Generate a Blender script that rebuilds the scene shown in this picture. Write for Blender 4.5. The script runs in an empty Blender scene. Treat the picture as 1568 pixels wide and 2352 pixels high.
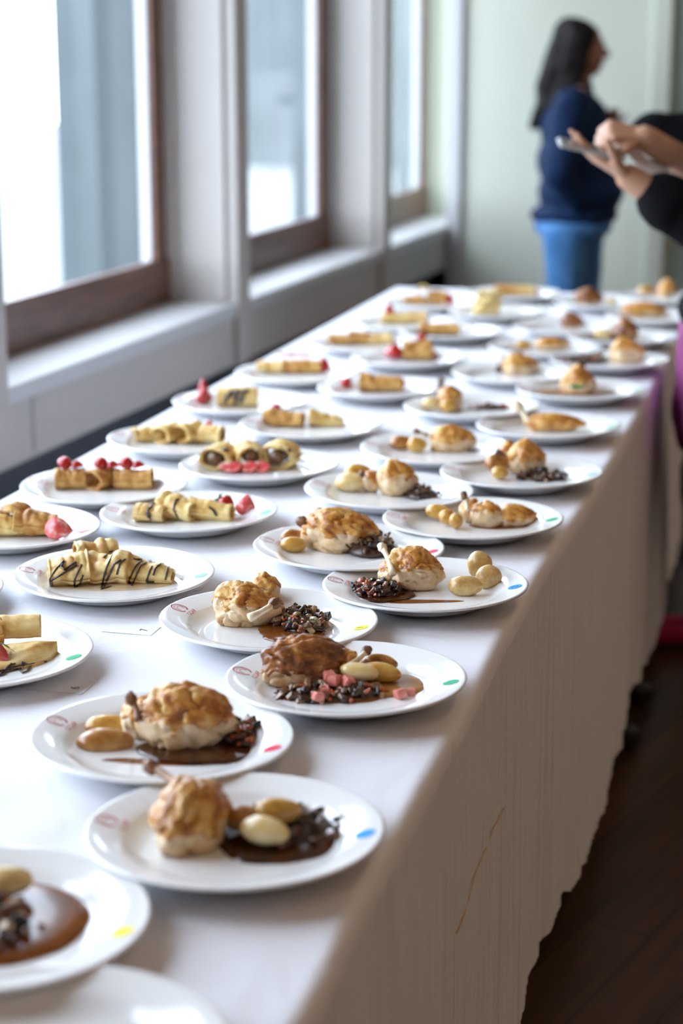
import bpy, bmesh, math, random
from math import sin, cos, pi, radians, sqrt, atan, atan2
from mathutils import Vector, Matrix, noise
from mathutils.bvhtree import BVHTree

scene = bpy.context.scene
COL = scene.collection
V = Vector

# ------------------------------------------------------------------ camera, light, exposure
CAM_H = 1.48
F_PX = 4250.0
PITCH = atan((1176 - 113) / F_PX)
YAW = atan((1925 - 784) / math.hypot(F_PX, 1176 - 113))     # the table runs this much to the right of the heading
HEAD = V((-sin(YAW), cos(YAW), 0)); RIGHT = V((cos(YAW), sin(YAW), 0))
FWD = HEAD * cos(PITCH) - V((0, 0, 1)) * sin(PITCH)
UPV = HEAD * sin(PITCH) + V((0, 0, 1)) * cos(PITCH)
CAMP = V((0, 0, CAM_H))
cam = bpy.data.cameras.new('camera'); camo = bpy.data.objects.new('camera', cam); COL.objects.link(camo)
camo.location = CAMP
camo.rotation_euler = (pi / 2 - PITCH, 0, YAW)
cam.sensor_fit = 'VERTICAL'; cam.sensor_height = 36.0
cam.lens = 36.0 * F_PX / 2352
cam.dof.use_dof = True; cam.dof.focus_distance = 2.40; cam.dof.aperture_fstop = 3.0
cam.clip_end = 300
scene.camera = camo
scene.view_settings.view_transform = 'Standard'; scene.view_settings.look = 'None'
scene.view_settings.gamma = 1; scene.view_settings.use_curve_mapping = False
scene.view_settings.exposure = 0.0

world = bpy.data.worlds.new('daylight'); scene.world = world; world.use_nodes = True
wb = world.node_tree.nodes['Background']
wb.inputs[0].default_value = (0.75, 0.84, 1.0, 1); wb.inputs[1].default_value = 10.9

LAMP_POWER = 4.6
LAMP_COLOR = (1.0, 0.64, 0.38)
LAMPS = [(x, y) for y in (-2.6, -0.6, 1.4, 3.4, 5.4, 7.4) for x in (0.9, 2.7, 4.5)] + [(-0.9, -1.6)]


def ray(px, py):
    return FWD * F_PX + RIGHT * (px - 784) - UPV * (py - 1176)


def at_z(px, py, z):                 # point of height z seen at a pixel of the 1568x2352 frame
    d = ray(px, py); t = (z - CAM_H) / d.z
    return CAMP + d * t


def at_d(px, py, dist):              # point seen at a pixel, dist metres ahead along the heading
    d = ray(px, py); return CAMP + d * (dist / d.dot(HEAD))


# ------------------------------------------------------------------ materials
def nt(name):
    m = bpy.data.materials.new(name); m.use_nodes = True
    t = m.node_tree; b = t.nodes['Principled BSDF']
    return m, t, b


def node(t, kind, **kw):
    n = t.nodes.new(kind)
    for k, v in kw.items():
        if k in n.inputs: n.inputs[k].default_value = v
        else: setattr(n, k, v)
    return n


def ramp(t, fac, stops):
    r = t.nodes.new('ShaderNodeValToRGB')
    el = r.color_ramp.elements
    while len(el) < len(stops): el.new(0.5)
    for e, (p, c) in zip(el, stops): e.position = p; e.color = (*c, 1)
    t.links.new(fac, r.inputs[0]); return r


def plain(name, col, rough=0.5, metal=0.0, noise_amt=0.08, scale=20.0, bump=0.0, spec=0.5, coat=0.0):
    m, t, b = nt(name)
    tc = node(t, 'ShaderNodeTexCoord')
    n = node(t, 'ShaderNodeTexNoise', Scale=scale, Detail=4.0)
    t.links.new(tc.outputs['Object'], n.inputs['Vector'])
    r = ramp(t, n.outputs['Fac'], [(0.3, tuple(c * (1 - noise_amt) for c in col)), (0.7, tuple(min(1, c * (1 + noise_amt)) for c in col))])
    t.links.new(r.outputs[0], b.inputs['Base Color'])
    b.inputs['Roughness'].default_value = rough; b.inputs['Metallic'].default_value = metal
    b.inputs['Specular IOR Level'].default_value = spec; b.inputs['Coat Weight'].default_value = coat
    if bump:
        bp = node(t, 'ShaderNodeBump', Strength=bump, Distance=0.002)
        t.links.new(n.outputs['Fac'], bp.inputs['Height']); t.links.new(bp.outputs[0], b.inputs['Normal'])
    return m


def noisy(name, stops, scale, rough, detail=6.0, bump=0.3, dist=0.002, specks=None, coat=0.0, distort=0.0, spec=0.5, vscale=(1, 1, 1), sss=0.0):
    m, t, b = nt(name)
    tc = node(t, 'ShaderNodeTexCoord'); mp = node(t, 'ShaderNodeMapping', Scale=vscale)
    t.links.new(tc.outputs['Object'], mp.inputs['Vector'])
    n = node(t, 'ShaderNodeTexNoise', Scale=scale, Detail=detail, Roughness=0.6, Distortion=distort)
    t.links.new(mp.outputs[0], n.inputs['Vector'])
    r = ramp(t, n.outputs['Fac'], stops); out = r.outputs[0]
    if specks:
        sc, thr, scol = specks
        v = node(t, 'ShaderNodeTexVoronoi', Scale=sc)
        t.links.new(mp.outputs[0], v.inputs['Vector'])
        rr = ramp(t, v.outputs['Distance'], [(thr * 0.6, (1, 1, 1)), (thr, (0, 0, 0))])
        n2 = node(t, 'ShaderNodeTexNoise', Scale=sc * 0.35, Detail=2.0); t.links.new(mp.outputs[0], n2.inputs['Vector'])
        r2 = ramp(t, n2.outputs['Fac'], [(0.48, (0, 0, 0)), (0.55, (1, 1, 1))])
        mul = node(t, 'ShaderNodeMath', operation='MULTIPLY'); t.links.new(rr.outputs[0], mul.inputs[0]); t.links.new(r2.outputs[0], mul.inputs[1])
        mx = node(t, 'ShaderNodeMix', data_type='RGBA'); t.links.new(mul.outputs[0], mx.inputs['Factor'])
        t.links.new(out, mx.inputs[6]); mx.inputs[7].default_value = (*scol, 1); out = mx.outputs[2]
    t.links.new(out, b.inputs['Base Color'])
    b.inputs['Roughness'].default_value = rough; b.inputs['Coat Weight'].default_value = coat; b.inputs['Coat Roughness'].default_value = 0.15
    b.inputs['Specular IOR Level'].default_value = spec
    if sss:
        b.inputs['Subsurface Weight'].default_value = sss; b.inputs['Subsurface Radius'].default_value = (1.0, 0.5, 0.25); b.inputs['Subsurface Scale'].default_value = 0.004
    if bump:
        bp = node(t, 'ShaderNodeBump', Strength=bump, Distance=dist)
        t.links.new(n.outputs['Fac'], bp.inputs['Height']); t.links.new(bp.outputs[0], b.inputs['Normal'])
    return m


M = {}
M['china'] = plain('white_china', (0.80, 0.80, 0.79), 0.09, noise_amt=0.0, spec=0.55)
M['cloth'] = None
M['red_print'] = plain('red_print', (0.50, 0.06, 0.07), 0.25, noise_amt=0.05)
for nm, c in dict(blue=(0.02, 0.30, 0.80), red=(0.75, 0.02, 0.07), green=(0.03, 0.36, 0.16), yellow=(0.86, 0.72, 0.01),
                  paleblue=(0.28, 0.55, 0.85), palegreen=(0.16, 0.55, 0.36), paleyellow=(0.86, 0.82, 0.36), palered=(0.75, 0.18, 0.22)).items():
    M['dot_' + nm] = plain(nm + '_dot', c, 0.6, noise_amt=0.03, spec=0.15)
M['ink'] = plain('black_ink', (0.015, 0.015, 0.03), 0.5)
M['grey_ink'] = plain('grey_line', (0.48, 0.50, 0.58), 0.6)
M['card'] = plain('white_card', (0.80, 0.80, 0.82), 0.6, noise_amt=0.01)
M['meat'] = noisy('chicken_meat', [(0.28, (0.40, 0.20, 0.07)), (0.42, (0.66, 0.44, 0.22)), (0.62, (0.77, 0.61, 0.40))], 38, 0.42, bump=0.35, dist=0.003, specks=(330, 0.16, (0.12, 0.05, 0.02)), sss=0.15, coat=0.15)
M['skin_gold'] = noisy('golden_skin', [(0.28, (0.12, 0.030, 0.004)), (0.39, (0.36, 0.11, 0.012)), (0.50, (0.60, 0.26, 0.036)), (0.66, (0.77, 0.48, 0.15))], 60, 0.33, bump=0.8, dist=0.004, coat=0.3, distort=0.4, detail=8.0)
M['skin_dark'] = noisy('dark_seared_skin', [(0.32, (0.04, 0.010, 0.003)), (0.45, (0.17, 0.048, 0.008)), (0.58, (0.40, 0.14, 0.022)), (0.74, (0.72, 0.48, 0.24))], 42, 0.3, bump=0.8, dist=0.004, coat=0.35, distort=0.6, detail=8.0)
M['bone'] = noisy('pale_bone', [(0.3, (0.62, 0.44, 0.24)), (0.55, (0.80, 0.70, 0.50))], 60, 0.35, bump=0.2)
M['bone_brown'] = noisy('browned_bone', [(0.3, (0.15, 0.06, 0.025)), (0.6, (0.40, 0.21, 0.09))], 60, 0.4, bump=0.3)
M['knuckle'] = noisy('dark_knuckle', [(0.3, (0.03, 0.012, 0.006)), (0.6, (0.22, 0.09, 0.03))], 90, 0.4, bump=0.5)
M['potato'] = noisy('roast_potato', [(0.30, (0.20, 0.07, 0.010)), (0.44, (0.55, 0.28, 0.045)), (0.68, (0.74, 0.50, 0.13))], 26, 0.3, bump=0.25, coat=0.3, specks=(260, 0.13, (0.20, 0.08, 0.02)))
M['potato_pale'] = noisy('pale_potato', [(0.30, (0.42, 0.20, 0.03)), (0.42, (0.70, 0.48, 0.16)), (0.60, (0.84, 0.71, 0.40))], 20, 0.3, bump=0.15, coat=0.3)
M['potato_brown'] = noisy('browned_potato', [(0.32, (0.09, 0.03, 0.008)), (0.48, (0.40, 0.16, 0.03)), (0.66, (0.66, 0.38, 0.11))], 24, 0.3, bump=0.25, coat=0.3)
M['potato_herb'] = noisy('herbed_potato', [(0.32, (0.30, 0.13, 0.025)), (0.48, (0.58, 0.36, 0.12)), (0.66, (0.74, 0.56, 0.26))], 30, 0.32, bump=0.25, coat=0.2, specks=(150, 0.22, (0.05, 0.09, 0.015)))
M['herb'] = noisy('parsley_green', [(0.3, (0.02, 0.09, 0.01)), (0.7, (0.10, 0.30, 0.04))], 90, 0.5, bump=0.3)
M['jus'] = noisy('brown_jus', [(0.3, (0.10, 0.024, 0.002)), (0.7, (0.23, 0.068, 0.006))], 18, 0.15, bump=0.05, coat=0.1)
M['jus_dark'] = noisy('dark_jus', [(0.3, (0.020, 0.006, 0.002)), (0.7, (0.085, 0.022, 0.004))], 30, 0.15, bump=0.1, coat=0.1)
M['gravy'] = noisy('tan_gravy', [(0.3, (0.26, 0.105, 0.022)), (0.7, (0.42, 0.20, 0.055))], 30, 0.2, bump=0.08, coat=0.1, specks=(300, 0.14, (0.16, 0.05, 0.02)))
M['syrup'] = noisy('pale_syrup', [(0.3, (0.52, 0.37, 0.20)), (0.7, (0.66, 0.52, 0.34))], 30, 0.15, bump=0.03, coat=0.4)
M['mush_dark'] = noisy('dark_mushroom', [(0.3, (0.016, 0.008, 0.005)), (0.7, (0.085, 0.038, 0.018))], 120, 0.3, bump=0.4, coat=0.2)
M['mush_brown'] = noisy('brown_mushroom', [(0.3, (0.09, 0.04, 0.018)), (0.7, (0.24, 0.12, 0.06))], 120, 0.25, bump=0.4, coat=0.4)
M['mush_tan'] = noisy('tan_mushroom', [(0.3, (0.30, 0.18, 0.09)), (0.7, (0.56, 0.39, 0.23))], 120, 0.3, bump=0.3, coat=0.3)
M['mush_black'] = noisy('black_mushroom', [(0.3, (0.006, 0.005, 0.006)), (0.7, (0.030, 0.022, 0.020))], 120, 0.25, bump=0.4, coat=0.25)
M['carrot'] = noisy('red_carrot', [(0.3, (0.34, 0.05, 0.02)), (0.7, (0.60, 0.14, 0.04))], 120, 0.25, bump=0.2, coat=0.4)
M['pink'] = noisy('pink_dice', [(0.3, (0.66, 0.17, 0.14)), (0.7, (0.82, 0.36, 0.29))], 90, 0.25, bump=0.15, coat=0.3)
M['crepe'] = noisy('crepe_batter', [(0.30, (0.40, 0.16, 0.035)), (0.42, (0.64, 0.38, 0.11)), (0.52, (0.76, 0.55, 0.22)), (0.70, (0.82, 0.67, 0.36))], 30, 0.48, bump=0.3, detail=7.0, distort=0.3)
M['crepe_gold'] = noisy('golden_crepe', [(0.32, (0.26, 0.09, 0.018)), (0.46, (0.50, 0.24, 0.055)), (0.68, (0.72, 0.46, 0.15))], 34, 0.45, bump=0.35, detail=7.0, distort=0.4)
M['crepe_yellow'] = noisy('yellow_crepe', [(0.32, (0.44, 0.20, 0.04)), (0.46, (0.70, 0.46, 0.14)), (0.66, (0.82, 0.66, 0.30))], 30, 0.45, bump=0.3, detail=7.0)
M['choc'] = noisy('chocolate_sauce', [(0.3, (0.012, 0.004, 0.003)), (0.7, (0.04, 0.014, 0.009))], 60, 0.15, bump=0.0, coat=0.5)
M['berry'] = noisy('strawberry_red', [(0.3, (0.32, 0.004, 0.004)), (0.7, (0.58, 0.020, 0.014))], 50, 0.25, bump=0.1, coat=0.5, specks=(420, 0.16, (0.72, 0.40, 0.10)))
M['berry_flesh'] = noisy('strawberry_flesh', [(0.34, (0.56, 0.03, 0.035)), (0.52, (0.70, 0.12, 0.11)), (0.62, (0.88, 0.56, 0.48))], 70, 0.3, bump=0.1, coat=0.4)
M['custard'] = noisy('custard', [(0.3, (0.72, 0.50, 0.16)), (0.7, (0.86, 0.74, 0.40))], 40, 0.4, bump=0.2)
M['brown_wood'] = noisy('brown_wood', [(0.3, (0.075, 0.030, 0.018)), (0.7, (0.17, 0.070, 0.040))], 6, 0.35, bump=0.1, vscale=(1, 1, 8), spec=0.5)
M['paint'] = plain('dimmed_paint', (0.42, 0.385, 0.355), 0.45, noise_amt=0.03, scale=3)  # warm grey, darkened in the colour for the weak light on the pilasters
M['paint_trim'] = plain('trim_paint', (0.50, 0.50, 0.50), 0.4, noise_amt=0.02, scale=3)
M['wall_green'] = plain('pale_green_wall', (0.57, 0.595, 0.495), 0.7, noise_amt=0.02, scale=2)
M['wall_teal'] = plain('teal_grey_wall', (0.42, 0.56, 0.55), 0.7, noise_amt=0.03, scale=2)
M['wall_warm'] = plain('warm_wall', (0.40, 0.31, 0.23), 0.8, noise_amt=0.03, scale=2)
M['ceiling'] = plain('beige_ceiling', (0.42, 0.37, 0.31), 0.85, noise_amt=0.02)
M['shaded_panel'] = plain('shaded_navy_panel', (0.020, 0.022, 0.034), 0.5, noise_amt=0.15, scale=5)  # dark lower wall, the shade under the sill put into its colour
M['black_plastic'] = plain('black_plastic', (0.012, 0.012, 0.014), 0.35)
M['chrome'] = plain('chrome', (0.75, 0.76, 0.78), 0.12, metal=1.0, noise_amt=0.02)
M['table_top'] = plain('table_board', (0.35, 0.30, 0.24), 0.6)
M['steel'] = plain('grey_steel', (0.25, 0.25, 0.26), 0.4, metal=0.8)
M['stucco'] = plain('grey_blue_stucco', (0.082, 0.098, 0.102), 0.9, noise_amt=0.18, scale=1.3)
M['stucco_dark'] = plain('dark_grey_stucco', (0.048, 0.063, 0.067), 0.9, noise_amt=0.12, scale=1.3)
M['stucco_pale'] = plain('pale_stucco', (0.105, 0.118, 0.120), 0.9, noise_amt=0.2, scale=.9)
M['concrete'] = plain('bright_concrete', (0.15, 0.155, 0.155), 0.9, noise_amt=0.06, scale=1.2)
M['thread'] = plain('tan_thread', (0.50, 0.36, 0.16), 0.7)
M['navy'] = noisy('navy_jacket_cloth', [(0.3, (0.002, 0.010, 0.036)), (0.7, (0.006, 0.022, 0.066))], 9, 0.8, spec=0.15, bump=0.4, dist=0.01)
M['denim'] = noisy('blue_denim', [(0.3, (0.03, 0.13, 0.32)), (0.7, (0.07, 0.22, 0.46))], 12, 0.8, bump=0.3, dist=0.006)
M['black_cloth'] = noisy('black_cloth', [(0.3, (0.002, 0.002, 0.003)), (0.7, (0.006, 0.006, 0.008))], 20, 0.85, spec=0.1, bump=0.4, dist=0.006)
M['purple'] = noisy('purple_cloth', [(0.3, (0.13, 0.012, 0.08)), (0.7, (0.24, 0.03, 0.15))], 16, 0.75, bump=0.3, dist=0.006)
M['magenta'] = plain('magenta_shoe', (0.55, 0.004, 0.11), 0.4)
M['hair'] = noisy('dark_hair', [(0.3, (0.003, 0.002, 0.002)), (0.7, (0.012, 0.007, 0.006))], 26, 0.6, bump=0.8, dist=0.01, spec=0.15, vscale=(4, 4, 0.5))
M['flesh'] = noisy('brown_flesh', [(0.3, (0.24, 0.105, 0.055)), (0.7, (0.32, 0.15, 0.085))], 18, 0.5, bump=0.1, sss=0.1)
M['flesh_light'] = noisy('light_flesh', [(0.3, (0.46, 0.245, 0.15)), (0.7, (0.55, 0.31, 0.20))], 18, 0.5, bump=0.1, sss=0.1)
M['flesh_tan'] = noisy('tan_flesh', [(0.3, (0.26, 0.115, 0.06)), (0.7, (0.34, 0.16, 0.09))], 18, 0.5, bump=0.1, sss=0.1)
M['lip'] = plain('lip', (0.30, 0.08, 0.07), 0.45)
M['eye'] = plain('eye', (0.05, 0.03, 0.025), 0.2)
M['phone_case'] = plain('silver_phone_case', (0.46, 0.46, 0.42), 0.3, metal=0.4)
M['screen'] = plain('dark_screen', (0.02, 0.02, 0.025), 0.1)
M['paper'] = plain('white_paper', (0.80, 0.80, 0.84), 0.7, noise_amt=0.01)


def make_cloth():
    m, t, b = nt('white_tablecloth')
    b.inputs['Base Color'].default_value = (0.785, 0.79, 0.83, 1); b.inputs['Roughness'].default_value = 0.85
    b.inputs['Specular IOR Level'].default_value = 0.2
    tc = node(t, 'ShaderNodeTexCoord')
    mp = node(t, 'ShaderNodeMapping', Scale=(9, 46, 1.6)); t.links.new(tc.outputs['Object'], mp.inputs['Vector'])   # fine wrinkles hanging down the sides
    n1 = node(t, 'ShaderNodeTexNoise', Scale=1.0, Detail=5.0, Roughness=0.6, Distortion=0.6); t.links.new(mp.outputs[0], n1.inputs['Vector'])
    n2 = node(t, 'ShaderNodeTexNoise', Scale=5.5, Detail=5.0, Roughness=0.55, Distortion=1.2); t.links.new(tc.outputs['Object'], n2.inputs['Vector'])
    geo = node(t, 'ShaderNodeNewGeometry'); sep = node(t, 'ShaderNodeSeparateXYZ'); t.links.new(tc.outputs['Object'], sep.inputs[0])
    hm = node(t, 'ShaderNodeMapRange'); hm.inputs['From Min'].default_value = 0.722; hm.inputs['From Max'].default_value = 0.738
    t.links.new(sep.outputs['Z'], hm.inputs['Value'])
    mx = node(t, 'ShaderNodeMix', data_type='FLOAT'); t.links.new(hm.outputs[0], mx.inputs['Factor'])
    sc2 = node(t, 'ShaderNodeMath', operation='MULTIPLY'); sc2.inputs[1].default_value = 0.38; t.links.new(n2.outputs['Fac'], sc2.inputs[0])
    t.links.new(n1.outputs['Fac'], mx.inputs[2]); t.links.new(sc2.outputs[0], mx.inputs[3])
    bp = node(t, 'ShaderNodeBump', Strength=0.7, Distance=0.016); t.links.new(mx.outputs[0], bp.inputs['Height'])
    t.links.new(bp.outputs[0], b.inputs['Normal'])
    return m


M['cloth'] = make_cloth()


def make_glass():
    m, t, b = nt('window_glass'); t.nodes.remove(b)
    out = t.nodes['Material Output']
    tr = node(t, 'ShaderNodeBsdfTransparent'); tr.inputs[0].default_value = (0.96, 0.98, 0.98, 1)
    gl = node(t, 'ShaderNodeBsdfGlossy', Roughness=0.02)
    fr = node(t, 'ShaderNodeFresnel', IOR=1.45); mx = node(t, 'ShaderNodeMixShader')
    ge = node(t, 'ShaderNodeNewGeometry'); sb = node(t, 'ShaderNodeMath', operation='SUBTRACT'); sb.inputs[0].default_value = 1.0
    t.links.new(ge.outputs['Backfacing'], sb.inputs[1]); mu = node(t, 'ShaderNodeMath', operation='MULTIPLY')      # the inner face of the pane does not mirror again
    t.links.new(fr.outputs[0], mu.inputs[0]); t.links.new(sb.outputs[0], mu.inputs[1])
    t.links.new(mu.outputs[0], mx.inputs[0]); t.links.new(tr.outputs[0], mx.inputs[1]); t.links.new(gl.outputs[0], mx.inputs[2])
    t.links.new(mx.outputs[0], out.inputs[0]); return m


M['glass'] = make_glass()


def make_floor():
    m, t, b = nt('dark_plank_floor')
    tc = node(t, 'ShaderNodeTexCoord'); mp = node(t, 'ShaderNodeMapping', Rotation=(0, 0, pi / 2 + 0.3)); t.links.new(tc.outputs['Object'], mp.inputs['Vector'])
    br = node(t, 'ShaderNodeTexBrick', Scale=1.0); br.inputs['Brick Width'].default_value = 1.1; br.inputs['Row Height'].default_value = 0.12
    br.inputs['Mortar Size'].default_value = 0.002
    br.inputs['Color1'].default_value = (0.075, 0.037, 0.017, 1); br.inputs['Color2'].default_value = (0.045, 0.021, 0.010, 1); br.inputs['Mortar'].default_value = (0.012, 0.006, 0.003, 1)
    t.links.new(mp.outputs[0], br.inputs['Vector'])
    mp2 = node(t, 'ShaderNodeMapping', Scale=(2, 30, 1)); t.links.new(mp.outputs[0], mp2.inputs['Vector'])
    n = node(t, 'ShaderNodeTexNoise', Scale=1.5, Detail=6.0); t.links.new(mp2.outputs[0], n.inputs['Vector'])
    r = ramp(t, n.outputs['Fac'], [(0.3, (0.55, 0.55, 0.55)), (0.7, (1.2, 1.15, 1.1))])
    mx = node(t, 'ShaderNodeMix', data_type='RGBA', blend_type='MULTIPLY'); mx.inputs['Factor'].default_value = 1.0
    t.links.new(br.outputs[0], mx.inputs[6]); t.links.new(r.outputs[0], mx.inputs[7]); t.links.new(mx.outputs[2], b.inputs['Base Color'])
    b.inputs['Roughness'].default_value = 0.42
    return m


M['floor'] = make_floor()


# ------------------------------------------------------------------ object helpers
def link(o, parent=None):
    COL.objects.link(o)
    if parent: o.parent = parent
    return o


def mesh_obj(name, verts, faces, mats, parent=None, smooth=True, idx=None, auto=None):
    me = bpy.data.meshes.new(name); me.from_pydata([tuple(v) for v in verts], [], faces)
    for m in (mats if isinstance(mats, (list, tuple)) else [mats]): me.materials.append(m)
    if idx: me.polygons.foreach_set('material_index', idx)
    if smooth: me.polygons.foreach_set('use_smooth', [True] * len(me.polygons))
    me.update()
    return link(bpy.data.objects.new(name, me), parent)


def bm_obj(name, bm, mats, parent=None, smooth=True):
    me = bpy.data.meshes.new(name); bmesh.ops.recalc_face_normals(bm, faces=bm.faces); bm.to_mesh(me); bm.free()
    for m in (mats if isinstance(mats, (list, tuple)) else [mats]): me.materials.append(m)
    if smooth: me.polygons.foreach_set('use_smooth', [True] * len(me.polygons))
    return link(bpy.data.objects.new(name, me), parent)


def empty(name, loc, rotz=0.0):
    o = bpy.data.objects.new(name, None); o.empty_display_size = 0.05
    o.location = loc; o.rotation_euler = (0, 0, rotz); return link(o)


def tag(o, label=None, cat=None, group=None, kind=None):
    if label: o['label'] = label
    if cat: o['category'] = cat
    if group: o['group'] = group
    if kind: o['kind'] = kind
    return o


def bx(bm, lo, hi, mat=None, mi=0):
    x0, y0, z0 = lo; x1, y1, z1 = hi
    vs = [V(p) for p in ((x0, y0, z0), (x1, y0, z0), (x1, y1, z0), (x0, y1, z0), (x0, y0, z1), (x1, y0, z1), (x1, y1, z1), (x0, y1, z1))]
    if mat: vs = [mat @ v for v in vs]
    b = [bm.verts.new(v) for v in vs]
    for f in ((0, 3, 2, 1), (4, 5, 6, 7), (0, 1, 5, 4), (1, 2, 6, 5), (2, 3, 7, 6), (3, 0, 4, 7)):
        bm.faces.new([b[i] for i in f]).material_index = mi


def box_obj(name, boxes, mats, parent=None, mat=None, bevel=0.0):
    bm = bmesh.new()
    for b in boxes: bx(bm, b[0], b[1], mat, b[2] if len(b) > 2 else 0)
    o = bm_obj(name, bm, mats, parent, smooth=False)
    if bevel:
        md = o.modifiers.new('bevel', 'BEVEL'); md.width = bevel; md.segments = 2; md.limit_method = 'ANGLE'
    return o


def lathe(name, prof, mats, parent=None, n=64):
    vs = []; fs = []
    for r, z in prof:
        for k in range(n):
            a = 2 * pi * k / n; vs.append((r * cos(a), r * sin(a), z))
    for i in range(len(prof) - 1):
        for k in range(n):
            k2 = (k + 1) % n
            fs.append((i * n + k, i * n + k2, (i + 1) * n + k2, (i + 1) * n + k))
    if prof[0][0] > 1e-5: fs.append(tuple(range(n - 1, -1, -1)))
    if prof[-1][0] > 1e-5: fs.append(tuple((len(prof) - 1) * n + k for k in range(n)))
    return mesh_obj(name, vs, fs, mats, parent)


def tube_data(pts, rads, n=10, cap=True):
    vs = []; fs = []; pts = [V(p) for p in pts]
    up = None
    for i, p in enumerate(pts):
        d = (pts[min(i + 1, len(pts) - 1)] - pts[max(i - 1, 0)])
        d = d.normalized() if d.length > 1e-9 else V((0, 0, 1))
        if up is None:
            up = V((0, 0, 1)) if abs(d.z) < 0.9 else V((1, 0, 0))
        s = d.cross(up).normalized(); up = s.cross(d).normalized()
        for k in range(n):
            a = 2 * pi * k / n; vs.append(p + (s * cos(a) + up * sin(a)) * rads[i])
    for i in range(len(pts) - 1):
        for k in range(n):
            k2 = (k + 1) % n; fs.append((i * n + k, i * n + k2, (i + 1) * n + k2, (i + 1) * n + k))
    if cap:
        fs.append(tuple(range(n - 1, -1, -1))); fs.append(tuple((len(pts) - 1) * n + k for k in range(n)))
    return vs, fs


_ico = {}


def ico(n):
    if n not in _ico:
        bm = bmesh.new(); bmesh.ops.create_icosphere(bm, subdivisions=n, radius=1.0)
        bm.verts.ensure_lookup_table()
        _ico[n] = ([v.co.copy() for v in bm.verts], [tuple(v.index for v in f.verts) for f in bm.faces]); bm.free()
    return _ico[n]


_txt = {}


def text_mesh(s, size):
    k = (s, size)
    if k not in _txt:
        cu = bpy.data.curves.new('t', 'FONT'); cu.body = s; cu.size = size; cu.align_x = 'CENTER'; cu.align_y = 'CENTER'
        o = bpy.data.objects.new('t', cu); COL.objects.link(o)
        dg = bpy.context.evaluated_depsgraph_get(); me = bpy.data.meshes.new_from_object(o.evaluated_get(dg))
        vs = [v.co.copy() for v in me.vertices]; fs = [tuple(p.vertices) for p in me.polygons]
        bpy.data.objects.remove(o); bpy.data.curves.remove(cu); bpy.data.meshes.remove(me)
        _txt[k] = (vs, fs)
    return _txt[k]


# ------------------------------------------------------------------ the room
TH = radians(2.3)                               # the window wall is turned this much from the table
WD = V((sin(TH), cos(TH), 0)); WN = V((-cos(TH), sin(TH), 0))     # along the wall / outwards
WQ = at_z(0, 894, 0.70); WQ.z = 0
WM = Matrix(((WD.x, -WN.x, 0, WQ.x), (WD.y, -WN.y, 0, WQ.y), (0, 0, 1, 0), (0, 0, 0, 1)))   # wall space: x along, y into the room
S0, S1 = -9.2, 4.92                             # the wall's ends
PIL = [3.30 - 1.70 * k for k in range(8)]       # where each pilaster starts
CEIL = 3.5
WT = 3.1                                         # window head
RX = 6.6                                        # room depth from the window wall


def wbox(name, boxes, m, bevel=0.0, parent=None): return box_obj(name, boxes, m, parent, WM, bevel)


floor_o = wbox('floor', [((S0 - .3, -.6, -.06), (S1 + 2.2, RX + .3, 0))], M['floor'])
tag(floor_o, kind='structure')
ceil_o = wbox('ceiling', [((S0 - .3, -.6, CEIL), (S1 + 2.2, RX + .3, CEIL + .1))], M['ceiling']); tag(ceil_o, kind='structure')
# window wall: lower panel with shade in its dark colour, apron and sill, pilasters, head above the windows
wl = wbox('wall_left', [((S0, -.45, 0), (S1, -.06, .52), 1), ((S0, -.45, .50), (S1, 0, .66), 0), ((S0, -.45, WT), (S1, -.02, CEIL), 0), ((S0, -.45, .66), (PIL[4], -.10, WT), 0)], [M['paint'], M['shaded_panel']], bevel=.004)
tag(wl, kind='structure')
sill = wbox('trim_1', [((S0, -.42, .655), (S1, .012, .70))], M['paint_trim'], bevel=.006); tag(sill, kind='structure')
for i, s in enumerate(PIL[:5]):
    p = wbox('wall_left_pilaster', [((s, -.27, .52), (s + .112, .018, WT)), ((s - .012, -.055, .702), (s, -.02, WT)), ((s - .02, -.235, .702), (s, -.185, WT))], M['paint'], bevel=.004)
    tag(p, kind='structure')
seam = wbox('trim_2', [((.16, -.02, .52), (.19, .006, .655)), ((1.60, -.02, .50), (1.725, .016, .655))], M['paint'], bevel=.003); tag(seam, kind='structure')
# windows, one per bay
bays = [(PIL[k + 1] + .125, PIL[k]) for k in range(len(PIL) - 1)]
bays = [(3.425, S1)] + bays[:4]      # unseen bays behind the camera walled up to make the daylight directional
for i, (a, b) in enumerate(bays):
    w = wbox('window_%d' % (i + 1), [((a, -.232, .70), (b - .02, -.205, .84)), ((a, -.232, (WT - .09)), (b - .02, -.205, WT)),
                                    ((a, -.232, .84), (a + .07, -.205, (WT - .09))), ((b - .105, -.228, .84), (b - .03, -.212, (WT - .09)))], M['brown_wood'], bevel=.003)
    tag(w, kind='structure')
    g = wbox('glass_pane', [((a + .07, -.227, .84), (b - .105, -.223, (WT - .09)))], M['glass']); g.parent = w
    fr = wbox('outer_frame', [((a, -.34, .70), (b, -.26, .80)), ((b - .104, -.268, .80), (b - .03, -.232, WT)), ((a + .01, -.30, .80), (a + .06, -.24, WT))], M['paint_trim'], bevel=.003); fr.parent = w
    # daylight portal in the opening
    L = bpy.data.lights.new('daylight_portal', 'AREA'); L.shape = 'RECTANGLE'; L.size = b - a; L.size_y = WT - .70
    L.cycles.is_portal = True
    lo = bpy.data.objects.new('daylight_portal', L); COL.objects.link(lo)
    c = WM @ V(((a + b) / 2, -.43, (WT + .70) / 2)); lo.location = c
    lo.rotation_euler = (-WN).to_track_quat('-Z', 'Y').to_euler()
# far wall, with the wider pale board in the corner and a return on the right
SB = 4.45                                        # the far wall stands here; the window niche runs on behind it


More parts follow.
